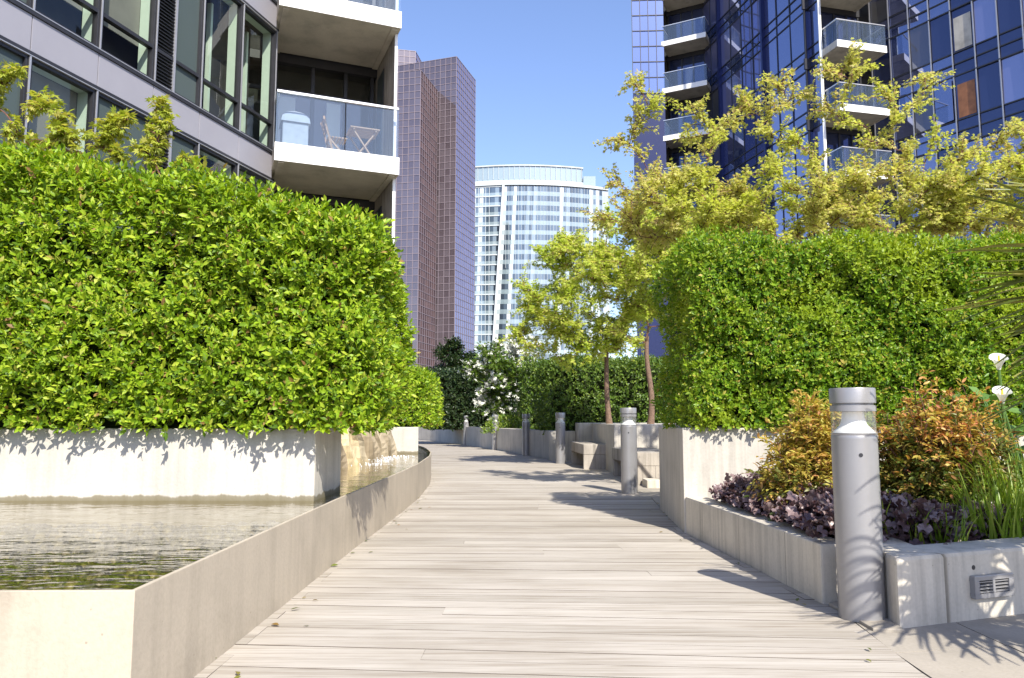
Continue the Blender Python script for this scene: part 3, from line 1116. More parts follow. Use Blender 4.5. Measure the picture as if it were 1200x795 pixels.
plan = {(0, 0): 'room', (0, 1): 'room', (0, 2): 'louvre', (0, 3): 'blind', (0, 4): 'blind', (0, 5): 'louvre', (0, 6): 'blind', (0, 7): 'opaque',
        (-1, 0): 'blind', (-1, 1): 'room', (-1, 2): 'louvre', (-1, 3): 'opaque', (-1, 4): 'blind', (-1, 5): 'opaque', (-1, 6): 'opaque', (-1, 7): 'blind'}
for j in range(-1, 2):
    for k in range(NK):
        lwindow(j, k, plan.get((j, k), random.choice(['blind', 'opaque', 'room'])), LB)

# end of the facade and the recess behind the balconies
A0, B0 = Vector((-4.80, 15.04, 0)), Vector((-2.42, 16.0, 0))          # balcony front corners
bd = (B0 - A0).normalized()
bn = Vector((-bd.y, bd.x, 0))                                           # away from the viewer
BL, BDEP = (B0 - A0).length, 2.15


def Bp(s, z, o):                                                        # s along the balcony front, o inwards
    q = A0 + bd * s + bn * o
    return Vector((q.x, q.y, z))


def bbox(m2, s0, s1, o0, o1, z0, z1):
    m2.hexa([Bp(s0, z0, o0), Bp(s1, z0, o0), Bp(s1, z0, o1), Bp(s0, z0, o1), Bp(s0, z1, o0), Bp(s1, z1, o0), Bp(s1, z1, o1), Bp(s0, z1, o1)])


mb = MB()
bbox(mb, -2.6, BL + .1, BDEP + .55, BDEP + 5, -.05, 16.4)
mb.build('core_wall', M['room'], t)
mb = MB()
bbox(mb, BL - .06, BL - .012, .36, BDEP + 5, -.05, 16.4)
mb.build('side_wall', M['bench'], t)
mb = MB()
bbox(mb, BL - .065, BL - .005, .30, .358, -.05, 16.4)  # wall end made white: the sunlight on it is put into the colour
mb.build('sunlit_wall_edge', M['white_paint'], t)
for j in range(-1, 3):
    mb = MB()
    bbox(mb, BL - .075, BL - .058, BDEP - .75, BDEP - .05, SILL0 + j * ST + .1, SILL0 + j * ST + 2.6)
    w = mb.build('side_window', M['dark_metal'], t)
    mb = MB()
    bbox(mb, BL - .082, BL - .077, BDEP - .70, BDEP - .10, SILL0 + j * ST + .15, SILL0 + j * ST + 2.55)
    mb.build('pane', M['opaque_glass'], w)
# glazed doors across the back of each balcony recess
for j in range(-1, 2):
    z0 = SILL0 + j * ST
    m2 = MB()
    bbox(m2, -.75, BL, BDEP + .05, BDEP + .5, z0 + 2.72, z0 + 2.92)
    for s in (-.75, .10, .95, 1.72, 2.36):
        bbox(m2, s, s + .08, BDEP + .10, BDEP + .18, z0, z0 + 2.72)
    bbox(m2, -.67, 2.44, BDEP + .10, BDEP + .17, z0 + 2.02, z0 + 2.10)
    w = m2.build('balcony_door', M['dark_metal'], t)
    m2 = MB()
    for s, e in ((-.66, .09), (.19, .94), (1.04, 1.71), (1.81, 2.35)):
        m2.poly(Bp(s, z0, BDEP + .14), Bp(e, z0, BDEP + .14), Bp(e, z0 + 2.7, BDEP + .14), Bp(s, z0 + 2.7, BDEP + .14))
    m2.build('pane', M['clear_glass'], w)
    m2 = MB()
    bbox(m2, .2, .62, BDEP + .3, BDEP + .33, z0, z0 + 2.0)
    bbox(m2, 1.35, 1.68, BDEP + .3, BDEP + .33, z0, z0 + 2.0)
    m2.build('curtain', M['white_paint'], w)
    m2 = MB()
    bbox(m2, -.70, BL, BDEP + .2, BDEP + .53, z0 - .3, z0 - .02)
    m2.build('floor_edge', M['room'], w)


def balcony(parent, P, bl, dep, ztop, th, rail, seams, fascia=M['white_paint'], left=True, right=True, post=False):
    """P(s, z, o) maps the balcony's own axes into the scene"""
    def bx(m2, s0, s1, o0, o1, z0, z1):
        m2.hexa([P(s0, z0, o0), P(s1, z0, o0), P(s1, z0, o1), P(s0, z0, o1), P(s0, z1, o0), P(s1, z1, o0), P(s1, z1, o1), P(s0, z1, o1)])
    m2 = MB()
    bx(m2, .03, bl - .03, .03, dep, ztop - th, ztop - .02)
    b = m2.build('balcony', M['soffit'], parent)
    m2 = MB()
    k = len(seams) + 1
    ed = [0] + seams + [bl]
    for i in range(k):
        bx(m2, ed[i] + (.006 if i else 0), ed[i + 1] - (.006 if i < k - 1 else 0), 0, .028, ztop - th - .005, ztop)
    m2.build('fascia', fascia, b)
    m2 = MB()
    bx(m2, 0, .028, .03, dep, ztop - th - .003, ztop - .002)
    bx(m2, bl - .028, bl, .03, dep, ztop - th - .003, ztop - .002)
    bx(m2, .03, bl - .03, .03, dep, ztop - .018, ztop - .003)
    m2.build('edge', M['concrete'], b)
    m2 = MB()                                                          # raised border under the slab
    bx(m2, .08, .2, .08, dep, ztop - th - .03, ztop - th - .001)
    m2.build('soffit_rib', M['soffit'], b)
    m2 = MB()
    bx(m2, bl - .2, bl - .08, .08, dep, ztop - th - .03, ztop - th - .001)
    m2.build('soffit_rib', M['soffit'], b)
    m2 = MB()
    for i in range(k):
        m2.poly(P(ed[i] + .012, ztop + .01, .05), P(ed[i + 1] - .012, ztop + .01, .05), P(ed[i + 1] - .012, ztop + rail - .03, .05), P(ed[i] + .012, ztop + rail - .03, .05))
    if left:
        m2.poly(P(.05, ztop + .01, .07), P(.05, ztop + .01, dep - .03), P(.05, ztop + rail - .03, dep - .03), P(.05, ztop + rail - .03, .07))
    if right:
        m2.poly(P(bl - .05, ztop + .01, .07), P(bl - .05, ztop + .01, dep - .03), P(bl - .05, ztop + rail - .03, dep - .03), P(bl - .05, ztop + rail - .03, .07))
    m2.build('glass_panel', M['rail_glass'], b)
    m2 = MB()
    bx(m2, .02, bl - .02, .02, .08, ztop + rail - .03, ztop + rail + .015)
    if left:
        bx(m2, .02, .08, .081, dep, ztop + rail - .03, ztop + rail + .014)
    if right:
        bx(m2, bl - .08, bl - .02, .081, dep, ztop + rail - .03, ztop + rail + .014)
    m2.build('handrail', M['steel_light'], b)
    return b


for j in (0, 1):
    balcony(LB, Bp, BL, BDEP, SILL0 + j * ST, .375, 1.10, [BL * .55], right=False)

# balcony furniture
g = thing('barbecue', 'barbecue under a pale grey cover on the lower balcony', 'barbecue', tuple(Bp(.55, SILL0, .6)))
m2 = MB()
bbox(m2, .17, .70, .36, .84, SILL0 + .02, SILL0 + .62)
m2.build('cart', M['cover'], g, bevel=.03)
m2 = MB()
K = 9
for i in range(K):
    th = math.pi * i / (K - 1)
    for jx in range(K):
        ph = math.pi * jx / (K - 1)
        z = .60 + .30 * max(0, math.sin(th)) ** .55 * max(0, math.sin(ph)) ** .5
        m2.v.append(tuple(Bp(.435 - .30 * math.cos(th), SILL0 + z, .60 - .28 * math.cos(ph))))
for i in range(K - 1):
    for jx in range(K - 1):
        m2.f.append((i * K + jx, i * K + jx + 1, (i + 1) * K + jx + 1, (i + 1) * K + jx))
m2.f.append(tuple(range(K)) + tuple(i * K + K - 1 for i in range(1, K)) + tuple((K - 1) * K + jx for jx in range(K - 2, -1, -1)) + tuple(i * K for i in range(K - 2, 0, -1)))
m2.build('hood', M['cover'], g, smooth=True)
g = thing('folding_chair', 'folding wooden chair beside the barbecue on the lower balcony', 'chair', tuple(Bp(1.3, SILL0, .7)))
m2 = MB()
for o in (.45, .85):
    m2.beam(Bp(1.02, SILL0 + .86, o), Bp(1.25, SILL0 + .02, o), .045, .035)
m2.build('back_leg', M['wood'], g)
m2 = MB()
for o in (.48, .82):
    m2.beam(Bp(1.13, SILL0 + .42, o), Bp(1.5, SILL0 + .02, o), .045, .035)
m2.build('front_leg', M['wood'], g)
m2 = MB()
for k in range(6):
    m2.beam(Bp(1.15 + .07 * k, SILL0 + .43, .44), Bp(1.15 + .07 * k, SILL0 + .43, .86), .05, .02)
m2.build('seat', M['wood'], g)
m2 = MB()
for k in range(4):
    m2.beam(Bp(1.03 + .022 * k, SILL0 + .83 - .09 * k, .47), Bp(1.03 + .022 * k, SILL0 + .83 - .09 * k, .83), .02, .06)
m2.build('backrest', M['wood'], g)
g = thing('folding_table', 'small slatted wooden folding table on the lower balcony', 'table', tuple(Bp(1.85, SILL0, .7)))
m2 = MB()
for k in range(7):
    m2.beam(Bp(1.58, SILL0 + .70, .42 + .09 * k), Bp(2.22, SILL0 + .70, .42 + .09 * k), .07, .025)
m2.beam(Bp(1.66, SILL0 + .67, .40), Bp(1.66, SILL0 + .67, .98), .04, .03)
m2.beam(Bp(2.14, SILL0 + .67, .40), Bp(2.14, SILL0 + .67, .98), .04, .03)
m2.build('table_top', M['wood'], g)
for o in (.47, .93):
    m2 = MB()
    m2.beam(Bp(1.66, SILL0 + .66, o), Bp(2.12, SILL0 + .01, o), .04, .03)
    m2.beam(Bp(2.14, SILL0 + .66, o + .035), Bp(1.68, SILL0 + .01, o + .035), .04, .03)
    m2.build('leg', M['wood'], g)

# ================================================================== right glass tower
RB = thing('glass_apartment_tower', 'dark blue glass apartment tower rising behind the right hedge', 'building', (16.3, 38, 0))
ZS, RST = 20.05, 3.35
mb = MB()
mb.prism([(8.9, 50.9), (10.2, 51.3), (11.1, 52.2), (13.6, 51.2), (14.0, 50.2), (16.5, 39.9), (18.6, 40.2), (19.7, 40.0), (25.5, 29.9), (40, 36), (36, 70), (11.6, 62)], -.05, 37)
mb.build('inner_wall', M['room'], RB)


def curtain_window(fr, s_edges, z0, z1, rows, glass, name='window', spandrel=None, bar=.03, tilt=.006, parent=RB, capmat=None, proud=.05, vary=True):
    """rows: heights of the horizontal bars above z0"""
    m2 = MB()
    zz = [z0] + rows + [z1]
    for z in zz[:-1]:
        m2.fbox(fr, s_edges[0], s_edges[-1], z - bar, z + bar, -.05, proud)
    if capmat:
        for a, b in zip(zz[:-1], zz[1:]):
            m2.fbox(fr, s_edges[0] - bar * .7, s_edges[0] + bar * .7, a + bar, b - bar, -.05, proud)
        w = m2.build(name, M['dark_metal'], parent)
        m2 = MB()
        m2.fbox(fr, s_edges[0] - bar * .8, s_edges[0] + bar * .8, z0 + bar, z1 - bar, proud + .002, proud + .03)
        m2.build('mullion', capmat, w)
    else:
        for s in s_edges[:-1]:
            for a, b in zip(zz[:-1], zz[1:]):
                m2.fbox(fr, s - bar * .8, s + bar * .8, a + bar, b - bar, -.05, proud * .9)
        w = m2.build(name, M['dark_metal'], parent)
    for r, (a, b) in enumerate(zip(zz[:-1], zz[1:])):
        m2 = MB()
        for s, e in zip(s_edges[:-1], s_edges[1:]):
            ta, tb = random.uniform(-tilt, tilt), random.uniform(-tilt, tilt)
            m2.poly(fr.p(s, a, 0), fr.p(e, a, ta * (e - s)), fr.p(e, b, ta * (e - s) + tb * (b - a)), fr.p(s, b, tb * (b - a)))
        mat = spandrel if (spandrel and r in (0, 1)) else glass
        if vary and r == 2:
            mat = random.choice([glass, glass, glass, M['lilac_glass'], M['lilac_glass'], M['lilac_glass'], M['grey_glass'], M['navy_glass']])
        m2.build('spandrel_glass' if mat is spandrel and spandrel else 'pane', mat, w)
    return w


# long oblique facade
F1 = Frame((16.07, 38.16), (-.216, .977))
bayw = 1.32
for i in range(-4, 4):
    zf = ZS + i * RST - .56
    for b in range(3):
        e = [b * 4 * bayw + q * bayw for q in range(5)] if b < 2 else [8 * bayw, 9 * bayw, 10 * bayw - .3]
        curtain_window(F1, e, zf, zf + RST, [.56 + zf, 1.12 + zf], M['blue_glass'])
mb = MB()
for b in (4, 8):
    mb.fbox(F1, b * bayw - .09, b * bayw + .09, 2, 34, .0, .24)
mb.build('dark_fin', M['navy_panel'], RB)
mb = MB()
mb.fbox(F1, -.05, .02, -.05, 36, -.05, .10)
mb.build('white_fin', M['white_paint'], RB)
mb = MB()
mb.fbox(F1, .05, 10 * bayw, -.05, ZS - 4 * RST - .6, -.1, -.01)
mb.build('podium_wall', M['navy_panel'], RB)

# near right facade
F2 = Frame((19.25, 39.25), (.5, -.866))
BW = 1.06
odd = {}
for i in range(-3, 3):
    zf = ZS + i * RST - 2.66
    for k in range(9):
        dark = (k >= 4 and i >= -1) or k >= 6
        lean = (0, i) in ()
        w = curtain_window(F2, [k * BW, (k + 1) * BW], zf, zf + RST, [zf + .60, zf + 1.16], M['navy_glass'] if dark else M['blue_glass'], capmat=M['alu'], proud=.06, tilt=.012,
                           spandrel=M['navy_glass'] if k > 3 else None)
        odd[(k, i)] = w
mb = MB()
mb.fbox(F2, 0, 9.5, -.05, ZS - 3 * RST - 2.7, -.1, -.01)
mb.fbox(F2, 9 * BW + .02, 13, ZS - 3 * RST - 2.68, 37, -.1, -.01)
mb.build('podium_wall', M['navy_panel'], RB)
# two rooms one can look into, and an open sash
for (k, i, matn, nm) in ((4, -1, 'curtain', 'timber_panel'), (4, 0, 'soffit', 'room_ceiling')):
    zf = ZS + i * RST - 2.66
    m2 = MB()
    m2.fbox(F2, k * BW + .12, (k + 1) * BW - .12, zf + 1.25, zf + 2.9, .012, .018)
    m2.build(nm, M[matn], odd[(k, i)])
m2 = MB()
zf = ZS - RST - 2.66
m2.hexa([F2.p(3 * BW + .08, zf + 1.2, .03), F2.p(4 * BW - .06, zf + 1.2, .16), F2.p(4 * BW - .06, zf + 1.2, .19), F2.p(3 * BW + .08, zf + 1.2, .06),
         F2.p(3 * BW + .08, zf + 3.25, .03), F2.p(4 * BW - .06, zf + 3.25, .16), F2.p(4 * BW - .06, zf + 3.25, .19), F2.p(3 * BW + .08, zf + 3.25, .06)])
m2.build('open_sash', M['blue_glass'], odd[(3, -1)])

# balcony bay between the two facades
C0, C1 = Vector((16.42, 37.0, 0)), Vector((19.28, 37.72, 0))
cdv = (C1 - C0).normalized()
cnv = Vector((-cdv.y, cdv.x, 0))


def Cp(s, z, o):
    q = C0 + cdv * s + cnv * o
    return Vector((q.x, q.y, z))


for i in range(-3, 2):
    balcony(RB, Cp, (C1 - C0).length, 2.1, ZS + i * RST, .36, 1.12, [1.5])
for i in range(-4, 3):
    zf = ZS + i * RST
    m2 = MB()
    for s in (-.3, .7, 1.5, 2.3, 3.0):
        a = [Cp(s, zf, 2.14), Cp(s + .09, zf, 2.14), Cp(s + .09, zf, 2.24), Cp(s, zf, 2.24)]
        m2.hexa(a + [p + Vector((0, 0, 2.9)) for p in a])
    a = [Cp(-.4, zf + 2.7, 2.10), Cp(3.2, zf + 2.7, 2.10), Cp(3.2, zf + 2.7, 2.2), Cp(-.4, zf + 2.7, 2.2)]
    m2.hexa(a + [p + Vector((0, 0, .6)) for p in a])
    w = m2.build('balcony_door', M['dark_metal'], RB)
    m2 = MB()
    for s, e in ((-.21, .7), (.79, 1.5), (1.59, 2.3), (2.39, 3.0)):
        m2.poly(Cp(s, zf, 2.2), Cp(e, zf, 2.2), Cp(e, zf + 2.7, 2.2), Cp(s, zf + 2.7, 2.2))
    m2.build('pane', M['navy_glass'], w)

# far balcony stack
D0, D1 = Vector((10.25, 50.35, 0)), Vector((12.95, 48.95, 0))
ddv = (D1 - D0).normalized()
dnv = Vector((-ddv.y, ddv.x, 0))


def Dp(s, z, o):
    q = D0 + ddv * s + dnv * o
    return Vector((q.x, q.y, z))


for i in range(-2, 4):
    balcony(RB, Dp, (D1 - D0).length, 1.7, ZS + i * RST, .34, 1.1, [1.5])
for i in range(-3, 5):
    zf = ZS + i * RST
    m2 = MB()
    for s in (.0, .9, 1.7, 2.5):
        a = [Dp(s, zf, 1.72), Dp(s + .1, zf, 1.72), Dp(s + .1, zf, 1.82), Dp(s, zf, 1.82)]
        m2.hexa(a + [p + Vector((0, 0, 2.9)) for p in a])
    a = [Dp(-.1, zf + 2.7, 1.70), Dp(3.1, zf + 2.7, 1.70), Dp(3.1, zf + 2.7, 1.8), Dp(-.1, zf + 2.7, 1.8)]
    m2.hexa(a + [p + Vector((0, 0, .6)) for p in a])
    w = m2.build('balcony_door', M['dark_metal'], RB)
    m2 = MB()
    for s, e in ((.1, .9), (1.0, 1.7), (1.8, 2.5), (2.6, 3.05)):
        m2.poly(Dp(s, zf, 1.78), Dp(e, zf, 1.78), Dp(e, zf + 2.7, 1.78), Dp(s, zf + 2.7, 1.78))
    m2.build('pane', M['navy_glass'], w)

# narrow glazed flank beyond the stack
F3 = Frame((8.28, 50.45), (.985, -.05))
curtain_window(F3, [0, .55, 1.1, 1.65, 2.15], 23.1, 37, [23.1 + 1.117 * q for q in range(1, 12)], M['sky_glass'], vary=False, name='glazed_flank', bar=.025, tilt=.004)
mb = MB()
mb.fbox(F3, 0, 2.15, -.05, 23.05, -.2, -.01)  # lower flank in navy: the dark reflection is put into its colour
mb.build('flank_reflection_wall', M['navy_panel'], RB)

# ================================================================== distant towers
def grid_block(parent, name, poly, z0, z1, cw, rh, mats, lw=.13):
    """poly ccw; mats per edge (None = skip). Glass skin as separate panes, pinkish grid proud of it"""
    k = len(poly)
    m0 = MB()
    inn = [Vector((p[0], p[1])) for p in poly]
    c = sum(inn, Vector((0, 0))) / k
    m0.prism([tuple(p + (c - p).normalized() * .3) for p in inn], z0, z1 - .3)
    m0.prism([tuple(p + (c - p).normalized() * .05) for p in inn], z1 - .29, z1)
    body = m0.build(name, M['bronze_glass'], parent)
    gm = MB()
    per = {}
    for i in range(k):
        if mats[i] is None:
            continue
        a, b = inn[i], inn[(i + 1) % k]
        ln = (b - a).length
        d = (b - a) / ln
        nn = Vector((d.y, -d.x))
        cols = max(1, round(ln / cw))
        rows = max(1, round((z1 - z0) / rh))
        m2 = per.setdefault(mats[i], MB())
        for ci in range(cols):
            for ri in range(rows):
                p, q = a + d * ln * ci / cols, a + d * ln * (ci + 1) / cols
                za, zb = z0 + (z1 - z0) * ri / rows, z0 + (z1 - z0) * (ri + 1) / rows
                t1, t2 = random.uniform(-.006, .006), random.uniform(-.006, .006)
                q2 = q + nn * t1 * ln / cols
                r2 = q + nn * (t1 * ln / cols + t2 * (zb - za))
                s2 = p + nn * (t2 * (zb - za))
                m2.poly((p.x, p.y, za), (q2.x, q2.y, za), (r2.x, r2.y, zb), (s2.x, s2.y, zb))
        fr = Frame((a.x, a.y), (d.x, d.y))
        fr.n = Vector((nn.x, nn.y, 0))
        for ri in range(rows + 1):
            z = z0 + (z1 - z0) * ri / rows
            gm.fbox(fr, 0, ln, z - lw / 2, z + lw / 2, .02, .10)
        for ci in range(cols + 1):
            s = ln * ci / cols
            gm.fbox(fr, s - lw / 2, s + lw / 2, z0, z1, .02, .09)
    for mn, m2 in per.items():
        m2.build('glass_skin', M[mn], body)
    gm.build('mullion_grid', M['grid'], body)


PT = thing('bronze_glass_tower', 'mauve bronze mirror glass office tower with a pale grid, left of centre', 'tower', (-15.1, 200, 0))
u1 = Vector((-12.0, 4.0)).normalized()          # front face runs to the left and away
u2 = Vector((4.4, 14.7)).normalized()           # right face runs away
P0 = Vector((-15.1, 200.0))
P1, P2, P3 = P0 + u2 * 15.4, P0 + u2 * 15.4 + u1 * 30, P0 + u1 * 30
grid_block(PT, 'main_shaft', [tuple(P0), tuple(P1), tuple(P2), tuple(P3)], 0, 99.3, 1.55, 1.85, ['violet_glass', None, None, 'bronze_glass'])
Q1 = Vector((-20.35, 201.2))
Q0 = Vector((-23.4, 188.9))
Q3, Q2 = Q0 + Vector((-18, 4.0)), Q1 + Vector((-18, 4.0))
grid_block(PT, 'front_wing', [tuple(Q0), tuple(Q1), tuple(Q2), tuple(Q3)], 0, 90.2, 1.55, 1.85, ['brown_reflection_glass', None, None, 'bronze_glass'])
grid_block(PT, 'rear_shaft', [(-27.9, 212), (-26.5, 222), (-42, 224), (-42, 209)], 0, 106.8, 1.6, 1.85, ['violet_glass', None, None, 'bronze_glass'])

GT = thing('curved_glass_tower', 'pale curved glass office tower with white bands in the middle distance', 'tower', (9, 300, 0))


def arc(n, x0, x1, yc=296.0, k=.0062):
    return [(x, yc + k * (x - 4) ** 2) for x in np.linspace(x0, x1, n + 1)]


AX0, AX1 = -22.0, 39.0
full = arc(40, AX0, AX1)
mb = MB()
mb.prism([(x, y + .5) for x, y in full] + [(AX1 - 2, 335), (AX0, 335)], 0, 93.4)
mb.build('core', M['white_far'], GT)
FH = 3.93


def dividing(z):                                 # the leaning white line between the two facade types
    return -3.3 + (z - 94.6) * (4.0 / 65.7)


def skin(m2, xs, z0, z1, off=0.0, split=True):
    for a, b in zip(xs[:-1], xs[1:]):
        ya, yb = 296 + .0062 * (a - 4) ** 2 - off, 296 + .0062 * (b - 4) ** 2 - off
        m2.poly((a, ya, z0), (b, yb, z0), (b, yb, z1), (a, ya, z1))


for fl in range(0, 24):
    z0 = 93.0 - (fl + 1) * FH
    if z0 < -2:
        break
    xd = dividing(z0 + FH / 2)
    # left part: white band, ribbon window
    xl = list(np.linspace(AX0, xd, 13))
    xr = list(np.linspace(xd + .3, AX1, 33))
    m2 = MB()
    skin(m2, xl, z0 + .12, z0 + 1.35, .1)
    skin(m2, xr, z0, z0 + 1.75, .1)
    m2.build('spandrel_band', M['pale_glass'], GT)
    m2 = MB()
    skin(m2, xl, z0 + 1.36, z0 + FH - .32, .06)
    skin(m2, xr, z0 + 1.76, z0 + FH - .02, .08)
    m2.build('ribbon_window', M['office_glass'], GT)
    m2 = MB()
    n0 = len(m2.v)
    for x in xl:
        yv = 296 + .0062 * (x - 4) ** 2
        m2.v += [(x, yv - .28, z0 + FH - .32), (x, yv - .28, z0 + FH + .12), (x, yv, z0 + FH + .12), (x, yv, z0 + FH - .32)]
    for i in range(len(xl) - 1):
        for q in range(4):
            m2.f.append((n0 + 4 * i + q, n0 + 4 * i + (q + 1) % 4, n0 + 4 * i + 4 + (q + 1) % 4, n0 + 4 * i + 4 + q))
    m2.build('white_band', M['white_far'], GT)
mb = MB()
for x in np.linspace(-2.5, AX1, 34):
    yv = 296 + .0062 * (x - 4) ** 2
    zlo = 0 if x > -2 else 60
    mb.box(x - .05, x + .05, yv - .24, yv - .12, max(zlo, 0), 93)
for x in np.linspace(AX0, -9, 10):
    yv = 296 + .0062 * (x - 4) ** 2
    mb.box(x - .08, x + .08, yv - .25, yv - .02, 0, 93)
mb.build('fin', M['white_far'], GT)
mb = MB()
mb.beam((dividing(95), 295.6, 95), (dividing(0), 295.9, 0), .75, .9)
mb.build('leaning_fin', M['white_far'], GT)
# crown
for nm, x1, za, zb, mat, off in (('roof_band', AX1, 93.3, 94.3, 'white_far', .7), ('crown_band', 28.5, 94.31, 95.4, 'white_far', .2), ('crown_glazing', 28.2, 95.41, 101.2, 'pale_glass', -.4), ('crown_cap', 28.6, 101.21, 101.7, 'white_far', .1)):
    mb = MB()
    pts = [(x, y - off) for x, y in arc(36, AX0, x1)]
    mb.prism(pts + [(x1, 325), (AX0, 325)], za, zb)
    mb.build(nm, M[mat], GT)
mb = MB()
for x in np.linspace(AX0, 28, 25):
    yv = 296 + .0062 * (x - 4) ** 2
    mb.box(x - .07, x + .07, yv + .1, yv + .4, 95.95, 101.4)
mb.build('crown_mullion', M['white_far'], GT)
mb = MB()
mb.box(29, 34, 304, 320, 94.71, 99.5)
mb.build('plant_room', M['pale_glass'], GT)

# ================================================================== hedges
def rounded_surface(n, c, h, r, faces):
    """random points and normals on a rounded box; faces is a list of (axis, sign)"""
    ar = np.array([h[(a + 1) % 3] * h[(a + 2) % 3] for a, s in faces])
    cnt = RNG.multinomial(n, ar / ar.sum())
    P, Nn = [], []
    for (a, s), k in zip(faces, cnt):
        p = RNG.uniform(-1, 1, (k, 3)) * np.array(h)
        p[:, a] = s * h[a]
        cl = np.clip(p, -(np.array(h) - r), np.array(h) - r)
        cl[:, 2] = np.clip(p[:, 2], -h[2], h[2] - r)      # upright down to the foot
        d = p - cl
        nn = nrm(d)
        P.append(cl + nn * r + np.array(c))
        Nn.append(nn)
    return np.concatenate(P), np.concatenate(Nn)


def hedge(name, label, box, n_sprig, leaf_len, wr, templ, mat, faces, r=.25, amp=.07, freq=2.2, per=7, depth=.16, sprig=.10, slope=0.0, core=True, outl=.02, group=None, up=.5, corez=0):
    x0, x1, y0, y1, z0, z1 = box
    c = ((x0 + x1) / 2, (y0 + y1) / 2, (z0 + z1) / 2)
    h = ((x1 - x0) / 2, (y1 - y0) / 2, (z1 - z0) / 2)
    t = thing(name, label, 'hedge', (c[0], y0, z0), group)
    P, Nn = rounded_surface(n_sprig, c, h, r, faces)
    keep = P[:, 2] > z0 - .05
    P, Nn = P[keep], Nn[keep]
    n = len(P)
    P = P + Nn * (lump(P, freq) * amp + lump(P + 7, freq * 3.1) * amp * .5 + outl - depth * RNG.uniform(0, 1, n) ** 2.2)[:, None]
    if slope:
        f = np.clip((P[:, 2] - z0) / (z1 - z0), 0, 1.2)
        P[:, 2] += f * slope * np.maximum(0, P[:, 0] + 3.3)
    # a few long shoots on top
    A = nrm(Nn * .75 + np.array([0, 0, up]) + rnd_dir(n) * .55)
    SL = sprig * RNG.uniform(.6, 1.35, n)
    topm = Nn[:, 2] > .6
    SL[topm] *= RNG.uniform(.9, 1.7, topm.sum())
    ref = rnd_dir(n)
    U = nrm(np.cross(A, ref))
    W = np.cross(A, U)
    Lp, Ld, Ln, Ll = [], [], [], []
    for k in range(per):
        f = k / max(per - 1, 1)
        th = k * 2.4 + RNG.uniform(-.4, .4, n)
        spread = (1.25 - .75 * f) + RNG.uniform(-.2, .2, n)
        rad = U * np.cos(th)[:, None] + W * np.sin(th)[:, None]
        d = A * np.cos(spread)[:, None] + rad * np.sin(spread)[:, None]
        Lp.append(P + A * (SL * (.1 + .8 * f))[:, None])
        Ld.append(d)
        Ln.append(A - d * np.sum(A * d, 1, keepdims=True) + RNG.normal(0, .18, (n, 3)))
        Ll.append(leaf_len * (1 - .3 * f * RNG.uniform(0, 1, n)) * RNG.uniform(.5, 1.35, n))
    leaves('foliage', np.concatenate(Lp), np.concatenate(Ld), np.concatenate(Ln), np.concatenate(Ll), wr, templ, mat, t)
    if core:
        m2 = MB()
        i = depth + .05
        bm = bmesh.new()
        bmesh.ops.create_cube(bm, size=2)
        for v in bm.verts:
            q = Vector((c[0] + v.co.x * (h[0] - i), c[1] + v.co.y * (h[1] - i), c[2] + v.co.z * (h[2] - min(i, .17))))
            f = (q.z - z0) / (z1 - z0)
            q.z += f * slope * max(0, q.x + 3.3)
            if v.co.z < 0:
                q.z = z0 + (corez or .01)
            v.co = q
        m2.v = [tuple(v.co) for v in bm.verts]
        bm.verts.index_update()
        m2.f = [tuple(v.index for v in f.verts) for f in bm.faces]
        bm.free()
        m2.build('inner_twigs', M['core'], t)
    return t


FR, TOP, RT, LF = (1, -1), (2, 1), (0, 1), (0, -1)
hedge('laurel_hedge', 'tall bright green broad leaved hedge on the long white planter', (-6.4, -.95, 5.03, 6.35, .85, 2.68), 19500, .053, .22, 'laurel', M['lf_hedge'], [FR, TOP, RT], r=.20, amp=.13, freq=2.0, per=7, depth=.24, sprig=.085, slope=-.20, corez=.026)
hedge('laurel_hedge', 'smaller clipped hedge above the short white planter block', (-3.6, -1.42, 12.3, 14.6, .80, 1.70), 4200, .07, .22, 'laurel', M['lf_hedge'], [FR, TOP, RT], r=.25, amp=.07, per=6, depth=.14, sprig=.09)
hedge('clipped_hedge', 'wide clipped small leaved hedge in the high planter on the right', (1.50, 7.2, 6.42, 7.6, .84, 2.44), 24000, .042, .29, 'small', M['lf_box'], [FR, FR, TOP, LF], r=.15, amp=.13, freq=2.4, per=6, depth=.26, sprig=.06, corez=.03)
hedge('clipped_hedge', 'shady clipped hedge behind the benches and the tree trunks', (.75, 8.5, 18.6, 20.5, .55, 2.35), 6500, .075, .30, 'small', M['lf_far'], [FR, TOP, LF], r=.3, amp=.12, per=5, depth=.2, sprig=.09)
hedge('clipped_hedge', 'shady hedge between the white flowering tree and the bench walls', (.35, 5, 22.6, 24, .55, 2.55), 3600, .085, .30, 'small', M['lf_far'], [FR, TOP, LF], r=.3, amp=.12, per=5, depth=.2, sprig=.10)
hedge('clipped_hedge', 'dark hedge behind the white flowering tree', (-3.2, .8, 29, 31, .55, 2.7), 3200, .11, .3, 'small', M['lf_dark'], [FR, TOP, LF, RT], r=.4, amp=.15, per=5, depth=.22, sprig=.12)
hedge('clipped_hedge', 'long dark hedge closing the far end of the boardwalk', (-16, -3.0, 44.5, 47, .0, 3.1), 4200, .16, .3, 'small', M['lf_dark'], [FR, TOP, RT], r=.4, amp=.2, per=5, depth=.3, sprig=.16)


